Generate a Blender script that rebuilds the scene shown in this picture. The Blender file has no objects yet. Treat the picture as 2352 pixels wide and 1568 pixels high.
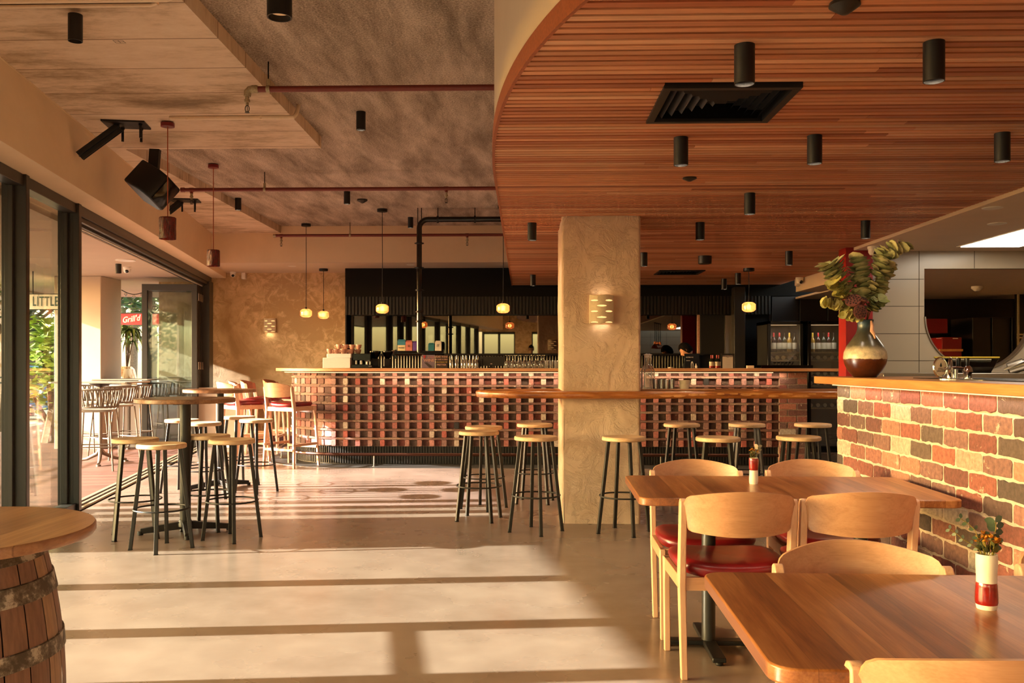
import bpy, math, random
from math import sin, cos, pi, radians, sqrt, atan2
from mathutils import Vector, Matrix, Euler
R = random.Random(7)
sc = bpy.context.scene
COL = sc.collection
# ------------------------------------------------------------------ camera
TH = .0264; F = 2080.; HC = 1.32; PX = 1150.; PY = 837.
def W(px, py, d):
    """a point of the place seen at image position px,py at distance d along the view"""
    xc = (px-PX)/F*d
    return Vector((xc*cos(TH)-d*sin(TH), xc*sin(TH)+d*cos(TH), HC+(PY-py)/F*d))
def WZ(px, py, z):
    return W(px, py, F*(HC-z)/(py-PY))
def WY(px, py, Y):
    u = (px-PX)/F
    return W(px, py, Y/(u*sin(TH)+cos(TH)))
cam = bpy.data.cameras.new('camera'); co = bpy.data.objects.new('camera', cam); COL.objects.link(co)
co.location = (0, 0, HC); co.rotation_euler = (pi/2, 0, TH)
cam.sensor_width = 36; cam.sensor_fit = 'HORIZONTAL'; cam.lens = 36*F/2352
cam.shift_x = (1176-PX)/2352; cam.shift_y = (PY-784)/2352
cam.clip_start = .05; cam.clip_end = 300
sc.camera = co
sc.view_settings.view_transform = 'Standard'; sc.view_settings.look = 'None'; sc.view_settings.gamma = 1
sc.view_settings.use_curve_mapping = False
sc.view_settings.exposure = .8
sc.cycles.use_denoising = True
sc.cycles.max_bounces = 10; sc.cycles.diffuse_bounces = 5; sc.cycles.glossy_bounces = 4
sc.cycles.transparent_max_bounces = 16; sc.cycles.transmission_bounces = 6
sc.cycles.sample_clamp_indirect = 6; sc.cycles.caustics_reflective = False; sc.cycles.caustics_refractive = False

# ------------------------------------------------------------------ colours, materials
def srgb(h):
    if isinstance(h, str):
        h = h.lstrip('#'); c = [int(h[i:i+2], 16)/255 for i in (0, 2, 4)]
    else: c = [v/255 for v in h]
    return tuple(v/12.92 if v <= .04045 else ((v+.055)/1.055)**2.4 for v in c)+(1.,)
class NT:
    def __init__(s, name):
        s.m = bpy.data.materials.new(name); s.m.use_nodes = True
        s.t = s.m.node_tree; s.b = s.t.nodes['Principled BSDF']; s.out = s.t.nodes['Material Output']
    def n(s, typ, **kw):
        nd = s.t.nodes.new('ShaderNode'+typ)
        for k, v in kw.items():
            if k.startswith('i_'):
                key = k[2:].replace('_', ' ')
                nd.inputs[key].default_value = v
            else: setattr(nd, k, v)
        return nd
    def l(s, a, b): s.t.links.new(a, b)
    def coord(s, kind='Object', scale=(1, 1, 1), rot=(0, 0, 0), loc=(0, 0, 0)):
        tc = s.n('TexCoord'); mp = s.n('Mapping')
        mp.inputs['Scale'].default_value = scale; mp.inputs['Rotation'].default_value = rot
        mp.inputs['Location'].default_value = loc
        s.l(tc.outputs[kind], mp.inputs['Vector']); return mp.outputs['Vector']
    def noise(s, vec, scale, detail=4, rough=.55, dist=0.):
        nd = s.n('TexNoise'); nd.inputs['Scale'].default_value = scale; nd.inputs['Detail'].default_value = detail
        nd.inputs['Roughness'].default_value = rough; nd.inputs['Distortion'].default_value = dist
        if vec is not None: s.l(vec, nd.inputs['Vector'])
        return nd.outputs['Fac']
    def ramp(s, fac, stops, interp='LINEAR'):
        r = s.n('ValToRGB'); r.color_ramp.interpolation = interp
        e = r.color_ramp.elements
        while len(e) < len(stops): e.new(.5)
        for q, (p, c) in zip(e, stops):
            q.position = p
            q.color = c if isinstance(c, tuple) and len(c) == 4 else srgb(c) if not isinstance(c, (int, float)) else (c, c, c, 1)
        s.l(fac, r.inputs['Fac']); return r.outputs['Color']
    def math(s, op, a, b=None, c=None):
        m = s.n('Math', operation=op)
        for i, v in enumerate((a, b, c)):
            if v is None: continue
            if isinstance(v, (int, float)): m.inputs[i].default_value = v
            else: s.l(v, m.inputs[i])
        return m.outputs[0]
    def mix(s, a, b, fac, mode='MIX'):
        m = s.n('Mix', data_type='RGBA', blend_type=mode)
        for v, k in ((fac, 0), (a, 6), (b, 7)):
            if isinstance(v, (int, float)): m.inputs[k].default_value = v
            elif isinstance(v, str): m.inputs[k].default_value = srgb(v)
            elif isinstance(v, tuple): m.inputs[k].default_value = v
            else: s.l(v, m.inputs[k])
        return m.outputs[2]
    def col(s, c):
        if isinstance(c, str): s.b.inputs['Base Color'].default_value = srgb(c)
        elif isinstance(c, tuple): s.b.inputs['Base Color'].default_value = c
        else: s.l(c, s.b.inputs['Base Color'])
    def bump(s, h, strength=.3, dist=.01):
        b = s.n('Bump'); b.inputs['Strength'].default_value = strength; b.inputs['Distance'].default_value = dist
        s.l(h, b.inputs['Height']); s.l(b.outputs['Normal'], s.b.inputs['Normal'])
    def set(s, **kw):
        for k, v in kw.items():
            s.b.inputs[k.replace('_', ' ')].default_value = v
M = {}
def plain(name, c, rough=.5, metal=0., var=0., bump=0., bs=60, spec=.5, coat=0.):
    t = NT(name)
    t.set(Roughness=rough, Metallic=metal); t.b.inputs['Specular IOR Level'].default_value = spec
    if coat: t.b.inputs['Coat Weight'].default_value = coat
    vec = t.coord()
    n = t.noise(vec, bs, 3)
    base = srgb(c)
    k = max(var, .03)
    dark = tuple(v*(1-k) for v in base[:3])+(1,); lite = tuple(min(1, v*(1+k)) for v in base[:3])+(1,)
    t.col(t.ramp(n, [(.3, dark), (.7, lite)]))
    if bump: t.bump(n, bump, .004)
    M[name] = t.m; return t.m
plain('black_metal', '#15120f', .45, .3)
plain('bracket_black', '#0c0a09', .5, .2)
plain('graphite', '#2e2b27', .42, .35)
plain('frame_metal', '#3b3733', .38, .4)
plain('black_gloss', '#080706', .15)
plain('slat_backing', '#2c1006', .9)
plain('black_matte', '#0b0908', .75)
plain('charcoal_panel', '#14100b', .8, spec=.15)
plain('dark_cabinet', '#0e0706', .45)
plain('white_paint', '#d3bfa8', .7, var=.03, bs=3)
plain('outdoor_render', '#bfae9b', .8, var=.03, bs=3)
plain('white_panel', '#a1927f', .25, var=.02, bs=2)
plain('grout', '#4a3d30', .9)
plain('white_plastic', '#e8e2d8', .35)
plain('white_enamel', '#dfe2e3', .25)
plain('chrome', '#d8d8d8', .12, 1.)
plain('steel', '#9a9288', .3, .9)
plain('galvanised', '#a39578', .55, .5, var=.2, bs=90)
plain('red_paint', '#6e261b', .45, var=.1)
plain('red_panel', '#9c1a1a', .3, var=.04, bs=2)
plain('red_box', '#6e1014', .35)
plain('sign_red', '#e8202a', .4)
plain('sign_white', '#efe8da', .5)
plain('sign_ink', '#33514d', .5)
plain('text_white', '#f4efe6', .5)
plain('ink', '#1a1614', .6)
plain('conduit', '#e0cdb4', .5)
plain('blue_tape', '#4d6f96', .6)
plain('copper', '#b4633c', .22, .95)
plain('cord_orange', '#9d4a26', .6)
plain('skin', '#b98566', .55)
plain('hair', '#0d0906', .85, spec=.1)
plain('black_cloth', '#0f0e0e', .9)
plain('denim', '#20242c', .9)
plain('rope', '#6f6455', .85, var=.1, bump=.3)
plain('taupe_metal', '#6e6052', .45, .3)
plain('outdoor_top', '#857b6d', .4)
plain('cream_ceramic', '#dccfb9', .35, var=.03, bs=30)
plain('white_ceramic', '#e3d9c8', .4, var=.03, bs=30)
plain('red_glaze', '#8a1d16', .12, var=.35, bs=25, coat=.5)
plain('sconce_clay', '#d6c3a4', .75, var=.06, bump=.2)
plain('stem_brown', '#6d4d33', .8)
plain('gold_brown', '#7a6a22', .8, var=.4, bs=200)
plain('flower_orange', '#d98a1c', .8, var=.5, bs=250)
plain('seedpod', '#5b2c22', .8, var=.4, bs=60, bump=.5)
plain('seedpod_dark', '#220e0b', .9)
plain('white_tile_dark', '#6f6450', .5)
plain('asphalt', '#6b665e', .9, var=.1, bs=5)
plain('bark', '#5d4a38', .9, var=.3, bs=20)
plain('far_wall', '#cdb79a', .9, var=.05)
plain('car_blue', '#3c6f9f', .3)
plain('car_glass', '#1a2228', .1)
plain('terracotta', '#b5552e', .7, var=.1)
plain('wine_green', '#1c2414', .08)
plain('wine_red', '#230a0a', .08)
plain('wine_amber', '#8f6f2a', .08)
plain('label_paper', '#d9d6c0', .7)
plain('cap_red', '#a02023', .35)
plain('cap_gold', '#b99b34', .35)
plain('cup_pink', '#c79a86', .3, var=.15, bs=30)
plain('napkin', '#e0d2bb', .8)
plain('poster_purple', '#6a5c6e', .6)
plain('poster_dark', '#2c2220', .6)
plain('bag_blue', '#3a7f9a', .5)
plain('bag_cream', '#dccba4', .6)
plain('bag_pink', '#c8766a', .6)
plain('bag_purple', '#61409a', .5, var=.4, bs=30)
plain('bag_teal', '#2a6f7c', .35)
plain('bag_white', '#ddd5c8', .6)
plain('frame_white', '#bdb8b4', .5)

def emis(name, c, strength):
    t = NT(name); t.col(c); e = t.b.inputs['Emission Color']; e.default_value = srgb(c)
    t.b.inputs['Emission Strength'].default_value = strength; M[name] = t.m
emis('bulb', '#ffc98a', 14)
emis('lamp_inner', '#ffb56a', 3)
emis('sconce_glow', '#ffcf8a', .7)
emis('panel_light', '#fff0d4', 5)
emis('led_white', '#ffd9a8', .7)
emis('downlight_lens', '#ffcf96', .12)

def glassy(name, tint, gloss=.12, rough=.02, fres=True, body=0., bodyc='#ffffff'):
    t = NT(name); t.t.nodes.remove(t.b)
    tr = t.n('BsdfTransparent'); tr.inputs['Color'].default_value = srgb(tint)
    gl = t.n('BsdfGlossy'); gl.inputs['Roughness'].default_value = rough
    mx = t.n('MixShader')
    if fres:
        fr = t.n('Fresnel'); fr.inputs['IOR'].default_value = 1.5
        f = t.math('MULTIPLY', fr.outputs[0], gloss*8)
        f = t.math('MINIMUM', f, 1.)
        t.l(f, mx.inputs[0])
    else: mx.inputs[0].default_value = gloss
    t.l(tr.outputs[0], mx.inputs[1]); t.l(gl.outputs[0], mx.inputs[2])
    sh = mx.outputs[0]
    if body:
        df = t.n('BsdfDiffuse'); df.inputs['Color'].default_value = srgb(bodyc)
        m2 = t.n('MixShader'); m2.inputs[0].default_value = body
        t.l(sh, m2.inputs[1]); t.l(df.outputs[0], m2.inputs[2]); sh = m2.outputs[0]
    t.l(sh, t.out.inputs['Surface']); M[name] = t.m
glassy('window_glass', '#eef3ec', .05)
glassy('door_glass', '#f4f8f7', .16)
glassy('clear_glass', '#f4f2ee', .3, body=.06)
glassy('smoke_glass', '#3a3632', .06)
t = NT('mirror'); t.set(Metallic=1., Roughness=.015); t.col('#75726a'); M['mirror'] = t.m
# amber ribbed pendant glass
t = NT('amber_glass'); t.t.nodes.remove(t.b)
tr = t.n('BsdfTransparent'); tr.inputs['Color'].default_value = srgb('#f5a468')
tl = t.n('BsdfTranslucent'); tl.inputs['Color'].default_value = srgb('#f09a62')
gl = t.n('BsdfGlossy'); gl.inputs['Roughness'].default_value = .12
m1 = t.n('MixShader'); m1.inputs[0].default_value = .55; m2 = t.n('MixShader'); m2.inputs[0].default_value = .15
t.l(tr.outputs[0], m1.inputs[1]); t.l(tl.outputs[0], m1.inputs[2]); t.l(m1.outputs[0], m2.inputs[1]); t.l(gl.outputs[0], m2.inputs[2])
t.l(m2.outputs[0], t.out.inputs['Surface']); M['amber_glass'] = t.m

def wood(name, cols, plank=None, axis='Y', grain=1., rough=.35, contrast=1., coat=0., rand=True):
    """grain runs along axis; plank = board width across it"""
    t = NT(name); t.set(Roughness=rough)
    if coat: t.b.inputs['Coat Weight'].default_value = coat; t.b.inputs['Coat Roughness'].default_value = .15
    tc = t.n('TexCoord'); sp = t.n('SeparateXYZ'); t.l(tc.outputs['Object'], sp.inputs[0])
    ix = {'X': 0, 'Y': 1, 'Z': 2}[axis]; ac = {'X': 1, 'Y': 0, 'Z': 0}[axis]; th = 3-ix-ac
    along, across, third = sp.outputs[ix], sp.outputs[ac], sp.outputs[th]
    if plank:
        pid = t.math('FLOOR', t.math('DIVIDE', across, plank))
        wn = t.n('TexWhiteNoise', noise_dimensions='1D'); t.l(pid, wn.inputs['W'])
        rnd = wn.outputs['Value']
    else:
        oi = t.n('ObjectInfo'); rnd = oi.outputs['Random']
    cb = t.n('CombineXYZ')
    t.l(t.math('ADD', t.math('MULTIPLY', along, 1.2*grain), t.math('MULTIPLY', rnd, 37.)), cb.inputs[0])
    t.l(t.math('MULTIPLY', across, 14.*grain), cb.inputs[1]); t.l(t.math('MULTIPLY', third, 14.*grain), cb.inputs[2])
    n1 = t.noise(cb.outputs[0], 1.6, 5, .6, 1.2)
    cb2 = t.n('CombineXYZ')
    t.l(t.math('MULTIPLY', along, 6.*grain), cb2.inputs[0]); t.l(t.math('MULTIPLY', across, 160.*grain), cb2.inputs[1])
    t.l(t.math('MULTIPLY', third, 160.*grain), cb2.inputs[2])
    n2 = t.noise(cb2.outputs[0], 1.5, 3, .6)
    v = t.math('ADD', t.math('MULTIPLY', n1, .72*contrast), t.math('MULTIPLY', n2, .3))
    v = t.math('ADD', v, (.0 if contrast > .9 else .36*(1-contrast)))
    if plank: v = t.math('ADD', t.math('MULTIPLY', t.math('SUBTRACT', rnd, .5), .2), v)
    c = t.ramp(v, [(.3, cols[0]), (.5, cols[1]), (.72, cols[2])])
    if plank:
        fr = t.math('FRACT', t.math('DIVIDE', across, plank))
        e = t.math('LESS_THAN', t.math('MINIMUM', fr, t.math('SUBTRACT', 1., fr)), .012)
        c = t.mix(c, cols[0], t.math('MULTIPLY', e, .55))
    t.col(c); t.bump(n2, .06, .002)
    M[name] = t.m; return t
wood('beech', ('#b38567', '#cb9f7f', '#dcb597'), None, 'Z', 1., .4, .6)
wood('beech_flat', ('#a0724f', '#b98966', '#c99c79'), None, 'X', 1., .36, .7)
wood('stool_wood', ('#b98f68', '#d8b288', '#ecccA4'), None, 'X', 1., .45, .7)
wood('table_wood', ('#5f3318', '#8a5229', '#ae7545'), .085, 'Y', .8, .3, 1., .1)
wood('round_wood', ('#63422a', '#8d6242', '#ab8059'), .11, 'Y', .8, .35, 1., .15)
wood('bar_wood', ('#a06a42', '#c08a5e', '#d2a178'), None, 'X', .6, .4, .7)
wood('counter_wood', ('#9a6232', '#bd8048', '#d29a60'), None, 'Y', .8, .35, .8, .1)
wood('slab_wood', ('#4e2409', '#8a4a1b', '#b9763a'), None, 'X', .9, .3, 1.2, .3)
plain('rail_bronze', '#4a2c20', .3, .7)
plain('plinth_grey', '#3b3731', .5)
wood('barrel_wood', ('#4f2a10', '#835024', '#a9743f'), None, 'Z', 1.2, .6, 1.1)
wood('deck_wood', ('#45291f', '#5f3d2f', '#755040'), .14, 'X', .6, .55, 1.)
# slat ceiling: per-piece colour attribute times grain
def attr_mat(name, grain_axis=None, rough=.5, noise_s=40, k=.35, bump=.4, bd=.004, spots=0., spotc='#e9dcc6', thr=.62):
    t = NT(name); t.set(Roughness=rough)
    at = t.n('Attribute'); at.attribute_name = 'Col'
    if grain_axis:
        s = {'X': (2, 60, 60), 'Y': (60, 2, 60), 'Z': (60, 60, 2)}[grain_axis]
        vec = t.coord(scale=s); n = t.noise(vec, 1.3, 4, .6)
    else:
        vec = t.coord(); n = t.noise(vec, noise_s, 6, .65)
    g = t.ramp(n, [(.25, 1-k), (.75, 1+k*.6)])
    c = t.mix(at.outputs['Color'], g, 1., 'MULTIPLY')
    if spots:
        n3 = t.noise(t.coord(), 14, 6, .7, .4)
        f = t.ramp(n3, [(thr, 0.), (thr+.04, 1.)])
        c = t.mix(c, spotc, t.math('MULTIPLY', f, spots))
    t.col(c); t.bump(n, bump, bd); M[name] = t.m; return t
attr_mat('slat_wood', 'X', .45, k=.3, bump=.1)
attr_mat('brick', None, .8, 45, .5, .8, .006, .6, '#cdbba6', .63)
attr_mat('stave', 'Z', .6, k=.4, bump=.3)
attr_mat('leaf', None, .6, 60, .25, .1)
attr_mat('leaf_green', None, .6, 30, .3, .1)
def mortar(name, a, b):
    t = NT(name); t.set(Roughness=.9); v = t.coord(); n = t.noise(v, 60, 6, .7)
    t.col(t.ramp(n, [(.3, a), (.7, b)])); t.bump(n, .9, .006); M[name] = t.m
mortar('mortar', '#bcaa9a', '#d5c6b8'); mortar('mortar_bar', '#6e574a', '#a58d7c')
# plaster walls
def plaster(name, c0, c1, c2, s=1.1, bump=.5, patch=.5, fine=7.):
    t = NT(name); t.set(Roughness=.75); v = t.coord()
    n = t.noise(v, s, 6, .6, .6); n2 = t.noise(v, fine, 8, .72, 1.0)
    base = t.ramp(n, [(.3, c0), (.5, c1), (.72, c2)])
    f = t.ramp(t.math('ADD', t.math('MULTIPLY', n, .55), t.math('MULTIPLY', n2, .55)), [(.5, 0.), (.6, 1.)])
    c = t.mix(base, c0, t.math('MULTIPLY', f, patch)); t.col(c)
    t.bump(t.math('ADD', f, t.math('MULTIPLY', n2, .8)), bump, .006); M[name] = t.m
plaster('plaster_wall', '#a58558', '#dfc195', '#ecd3ac', .9, .35, .75, 6.)
plaster('plaster_column', '#bfa186', '#d5b9a2', '#e2cab5', 1.3, .9, .35, 5.)
plaster('plaster_beam', '#d2bb9c', '#dec8aa', '#e6d2b6', .5, .08, .15, 4.)
# floor: polished concrete
t = NT('floor_concrete'); v = t.coord()
n = t.noise(v, .9, 5, .55, .1); n2 = t.noise(v, 5, 4, .55, .1)
mixn = t.math('ADD', t.math('MULTIPLY', n, .6), t.math('MULTIPLY', n2, .4))
t.col(t.ramp(mixn, [(.3, '#756254'), (.5, '#847062'), (.7, '#927e6f')]))
rr = t.ramp(n, [(.35, .2), (.65, .34)]); t.l(rr, t.b.inputs['Roughness']); t.bump(t.noise(v, 2., 3), .04, .01)
M['floor_concrete'] = t.m
# board-formed concrete
t = NT('board_concrete'); t.set(Roughness=.8); tc = t.n('TexCoord'); sp = t.n('SeparateXYZ'); t.l(tc.outputs['Object'], sp.inputs[0])
idx = t.math('FLOOR', t.math('DIVIDE', sp.outputs[1], .55)); wn = t.n('TexWhiteNoise', noise_dimensions='1D'); t.l(idx, wn.inputs['W'])
v = t.coord(scale=(.9, 2.6, 1)); n = t.noise(v, 1.6, 10, .72, .3); nb = t.noise(t.coord(), 1.0, 6, .6, .5)
nf = t.noise(t.coord(scale=(3, 9, 1)), 3., 10, .78)
val = t.math('ADD', t.math('ADD', t.math('MULTIPLY', n, .42), t.math('MULTIPLY', nb, .35)), t.math('ADD', t.math('MULTIPLY', wn.outputs['Value'], .06), t.math('MULTIPLY', nf, .2)))
c = t.ramp(val, [(.37, '#7d6a52'), (.44, '#a8937a'), (.52, '#d3bfaa'), (.66, '#e6d7c7')])
fr = t.math('FRACT', t.math('DIVIDE', sp.outputs[1], .55)); e = t.math('LESS_THAN', fr, .022)
c = t.mix(c, '#6b5236', t.math('MULTIPLY', e, .8)); t.col(c); t.bump(val, .25, .01); M['board_concrete'] = t.m
# sprayed acoustic ceiling
t = NT('acoustic'); t.set(Roughness=.95); v = t.coord(); n = t.noise(v, 75, 4, .85)
v2 = t.coord(scale=(2.6, .55, 1), rot=(0, 0, -.45)); n2 = t.noise(v2, 1.7, 5, .62, .3)
val = t.math('ADD', t.math('MULTIPLY', n, .68), t.math('MULTIPLY', n2, .48))
t.col(t.ramp(val, [(.43, '#6a5d50'), (.56, '#ab9b8c'), (.68, '#e4d6c8')])); t.bump(n, 1., .012); M['acoustic'] = t.m
# leather
t = NT('red_leather'); t.set(Roughness=.32); v = t.coord(); n = t.noise(v, 260, 3); n2 = t.noise(v, 6, 3)
t.col(t.ramp(n2, [(.35, '#5c0d10'), (.65, '#84181a')])); t.bump(n, .15, .001); M['red_leather'] = t.m
# glazed red pendant
t = NT('pendant_glaze'); t.set(Roughness=.1); v = t.coord(scale=(1, 1, .25)); n = t.noise(v, 75, 4, .7, .6)
t.col(t.ramp(n, [(.35, '#3a0c0c'), (.62, '#7a1815')])); t.bump(n, .9, .012); M['pendant_glaze'] = t.m
# big vase bands (ceramic glaze by height)
t = NT('vase_glaze'); t.set(Roughness=.28); tc = t.n('TexCoord'); sp = t.n('SeparateXYZ'); t.l(tc.outputs['Object'], sp.inputs[0])
wob = t.math('MULTIPLY', t.math('SUBTRACT', t.noise(t.coord(), 26, 5), .5), .02); z = t.math('ADD', sp.outputs[2], wob)
nn = t.noise(t.coord(), 30, 6, .7)
cA = t.ramp(z, [(.0, '#3a1a0c'), (.1, '#5b2a12'), (.106, '#5b2a12'), (.109, '#cfc0a2'), (.15, '#cdbd9d'), (.185, '#55503f'), (.26, '#3a3a34'), (.31, '#2e4654')])
t.col(t.mix(cA, t.ramp(nn, [(.3, .6), (.7, 1.25)]), 1., 'MULTIPLY')); M['vase_glaze'] = t.m
# hoop
t = NT('hoop_metal'); t.set(Roughness=.6, Metallic=.3); n = t.noise(t.coord(), 22, 6, .7)
t.col(t.ramp(n, [(.42, '#4a4030'), (.52, '#6d6350'), (.6, '#b0a793')])); t.bump(n, .3, .003); M['hoop_metal'] = t.m
# fluted black
plain('fluted_black', '#211d18', .4, .2)
plain('fluted_grey', '#6b6558', .35, .5)
plain('fluted_dark', '#2a2722', .45, .3)
# outdoor striped pot
t = NT('striped_pot'); t.set(Roughness=.5); v = t.coord(scale=(6, 6, .5)); n = t.noise(v, 3, 4, .6)
t.col(t.ramp(n, [(.42, '#a8732e'), (.55, '#e8d8b6')])); M['striped_pot'] = t.m

# ------------------------------------------------------------------ mesh builder
class MB:
    def __init__(s): s.v = []; s.f = []; s.m = []; s.c = []; s.s = []
    def add(s, vs, fs, mi=0, col=None, smooth=False, T=None):
        o = len(s.v)
        s.v += [tuple(T @ Vector(p)) if T is not None else tuple(p) for p in vs]
        for f in fs: s.f.append(tuple(i+o for i in f)); s.m.append(mi); s.c.append(col); s.s.append(smooth)
        return s
    def box(s, x0, x1, y0, y1, z0, z1, mi=0, col=None, T=None):
        vs = [(x0, y0, z0), (x1, y0, z0), (x1, y1, z0), (x0, y1, z0), (x0, y0, z1), (x1, y0, z1), (x1, y1, z1), (x0, y1, z1)]
        return s.add(vs, [(0, 3, 2, 1), (4, 5, 6, 7), (0, 1, 5, 4), (1, 2, 6, 5), (2, 3, 7, 6), (3, 0, 4, 7)], mi, col, False, T)
    def bar(s, a, b, w, h=None, mi=0, up=(0, 0, 1), col=None, w2=None):
        """square bar from a to b"""
        a, b = Vector(a), Vector(b); d = (b-a).normalized(); u = Vector(up)
        if abs(d.dot(u)) > .95: u = Vector((0, 1, 0))
        x = d.cross(u).normalized(); y = x.cross(d).normalized(); h = h or w; k = (w2 or w)/w
        vs = []
        for p, q in ((a, 1), (b, k)):
            for i, j in ((-1, -1), (1, -1), (1, 1), (-1, 1)): vs.append(p+x*(i*w/2*q)+y*(j*h/2*q))
        return s.add(vs, [(3, 2, 1, 0), (4, 5, 6, 7), (0, 1, 5, 4), (1, 2, 6, 5), (2, 3, 7, 6), (3, 0, 4, 7)], mi, col)
    def lathe(s, prof, c=(0, 0, 0), n=32, mi=0, col=None, sx=1, sy=1, T=None, cap=True, smooth=True):
        vs = []; fs = []
        for r, z in prof:
            for i in range(n):
                a = 2*pi*i/n; vs.append((c[0]+r*cos(a)*sx, c[1]+r*sin(a)*sy, c[2]+z))
        for k in range(len(prof)-1):
            for i in range(n):
                j = (i+1) % n; fs.append((k*n+i, k*n+j, (k+1)*n+j, (k+1)*n+i))
        s.add(vs, fs, mi, col, smooth, T)
        if cap:
            o = len(s.v)
            if prof[0][0] > 1e-5: s.f.append(tuple(o-len(vs)+i for i in reversed(range(n)))); s.m.append(mi); s.c.append(col); s.s.append(False)
            if prof[-1][0] > 1e-5: s.f.append(tuple(o-n+i for i in range(n))); s.m.append(mi); s.c.append(col); s.s.append(False)
        return s
    def tube(s, pts, r, n=10, mi=0, closed=False, col=None, cap=True):
        pts = [Vector(p) for p in pts]; N = len(pts); vs = []; rr = r if hasattr(r, '__len__') else [r]*N
        up = None
        for k in range(N):
            a = pts[(k-1) % N] if (closed or k > 0) else pts[k]; b = pts[(k+1) % N] if (closed or k < N-1) else pts[k]
            d = (b-a).normalized()
            if up is None:
                up = Vector((0, 0, 1)) if abs(d.z) < .9 else Vector((1, 0, 0))
            x = d.cross(up).normalized(); up = x.cross(d).normalized()
            for i in range(n):
                t_ = 2*pi*i/n; vs.append(pts[k]+x*(cos(t_)*rr[k])+up*(sin(t_)*rr[k]))
        fs = []
        for k in range(N if closed else N-1):
            q = (k+1) % N
            for i in range(n):
                j = (i+1) % n; fs.append((k*n+i, k*n+j, q*n+j, q*n+i))
        s.add(vs, fs, mi, col, True)
        if cap and not closed:
            o = len(s.v)-len(vs)
            s.add([], [], mi)
            s.f.append(tuple(o+i for i in reversed(range(n)))); s.m.append(mi); s.c.append(col); s.s.append(False)
            s.f.append(tuple(o+(N-1)*n+i for i in range(n))); s.m.append(mi); s.c.append(col); s.s.append(False)
        return s
    def prism(s, poly, a, b, axis='Z', mi=0, col=None, T=None, smooth=False):
        n = len(poly)
        def P(p, t_):
            return {'Z': (p[0], p[1], t_), 'X': (t_, p[0], p[1]), 'Y': (p[0], t_, p[1])}[axis]
        vs = [P(p, a) for p in poly]+[P(p, b) for p in poly]
        s.add(vs, [tuple(reversed(range(n))), tuple(range(n, 2*n))], mi, col, False, T)
        o = len(s.v)-2*n
        for i in range(n):
            j = (i+1) % n; s.f.append((o+i, o+j, o+n+j, o+n+i)); s.m.append(mi); s.c.append(col); s.s.append(smooth)
        return s
    def grid(s, fn, nu, nv, mi=0, col=None, smooth=True, cu=False):
        vs = [fn(u/nu, v/nv) for v in range(nv+1) for u in range(nu+(0 if cu else 1))]
        w = nu if cu else nu+1; fs = []
        for v in range(nv):
            for u in range(nu):
                u2 = (u+1) % w; fs.append((v*w+u, v*w+u2, (v+1)*w+u2, (v+1)*w+u))
        return s.add(vs, fs, mi, col, smooth)
    def build(s, name, mats, parent=None, loc=None, rz=0., bevel=0., seg=2, angle=35, recalc=True, sub=0):
        me = bpy.data.meshes.new(name); me.from_pydata(s.v, [], s.f)
        if isinstance(mats, str): mats = [mats]
        for k in mats: me.materials.append(M[k])
        me.polygons.foreach_set('material_index', s.m); me.polygons.foreach_set('use_smooth', s.s)
        if any(c is not None for c in s.c):
            ca = me.color_attributes.new('Col', 'FLOAT_COLOR', 'CORNER'); buf = []
            for p in me.polygons:
                c = s.c[p.index] or (1, 1, 1, 1)
                buf += list(c)*p.loop_total
            ca.data.foreach_set('color', buf)
        if recalc:
            import bmesh
            bm = bmesh.new(); bm.from_mesh(me); bmesh.ops.recalc_face_normals(bm, faces=bm.faces); bm.to_mesh(me); bm.free()
        if any(s.s): me.set_sharp_from_angle(angle=radians(angle))
        me.update()
        o = bpy.data.objects.new(name, me); COL.objects.link(o)
        if parent is not None: o.parent = parent
        if loc is not None: o.location = loc
        if rz: o.rotation_euler = (0, 0, rz)
        if bevel:
            md = o.modifiers.new('bevel', 'BEVEL'); md.width = bevel; md.segments = seg; md.limit_method = 'ANGLE'; md.angle_limit = radians(40)
            md.harden_normals = False
            for p in me.polygons: p.use_smooth = True
            me.set_sharp_from_angle(angle=radians(50))
        if sub:
            md = o.modifiers.new('sub', 'SUBSURF'); md.levels = sub; md.render_levels = sub
        return o
def tag(o, label, cat, group=None):
    o['label'] = label; o['category'] = cat
    if group: o['group'] = group
    return o
def thing(name, label, cat, loc=(0, 0, 0), rz=0., group=None):
    o = bpy.data.objects.new(name, None); COL.objects.link(o); o.empty_display_size = .1
    o.location = loc; o.rotation_euler = (0, 0, rz); return tag(o, label, cat, group)
def struct(o): o['kind'] = 'structure'; return o
def kids(o): return [c for c in bpy.data.objects if c.parent == o]
def copy_tree(o, parent=None):
    c = o.copy(); COL.objects.link(c)
    if parent is not None: c.parent = parent
    for ch in kids(o): copy_tree(ch, c)
    return c
def dup(o, loc, rz, label, group=None, scale=None):
    c = copy_tree(o); c.location = loc; c.rotation_euler = (0, 0, rz); c['label'] = label
    if group: c['group'] = group
    if scale: c.scale = scale
    return c
def rrect(x0, x1, y0, y1, r, n=6):
    P = []
    for cx, cy, a0 in ((x1-r, y1-r, 0), (x0+r, y1-r, 90), (x0+r, y0+r, 180), (x1-r, y0+r, 270)):
        for i in range(n+1):
            a = radians(a0+90*i/n); P.append((cx+r*cos(a), cy+r*sin(a)))
    return P
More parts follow.
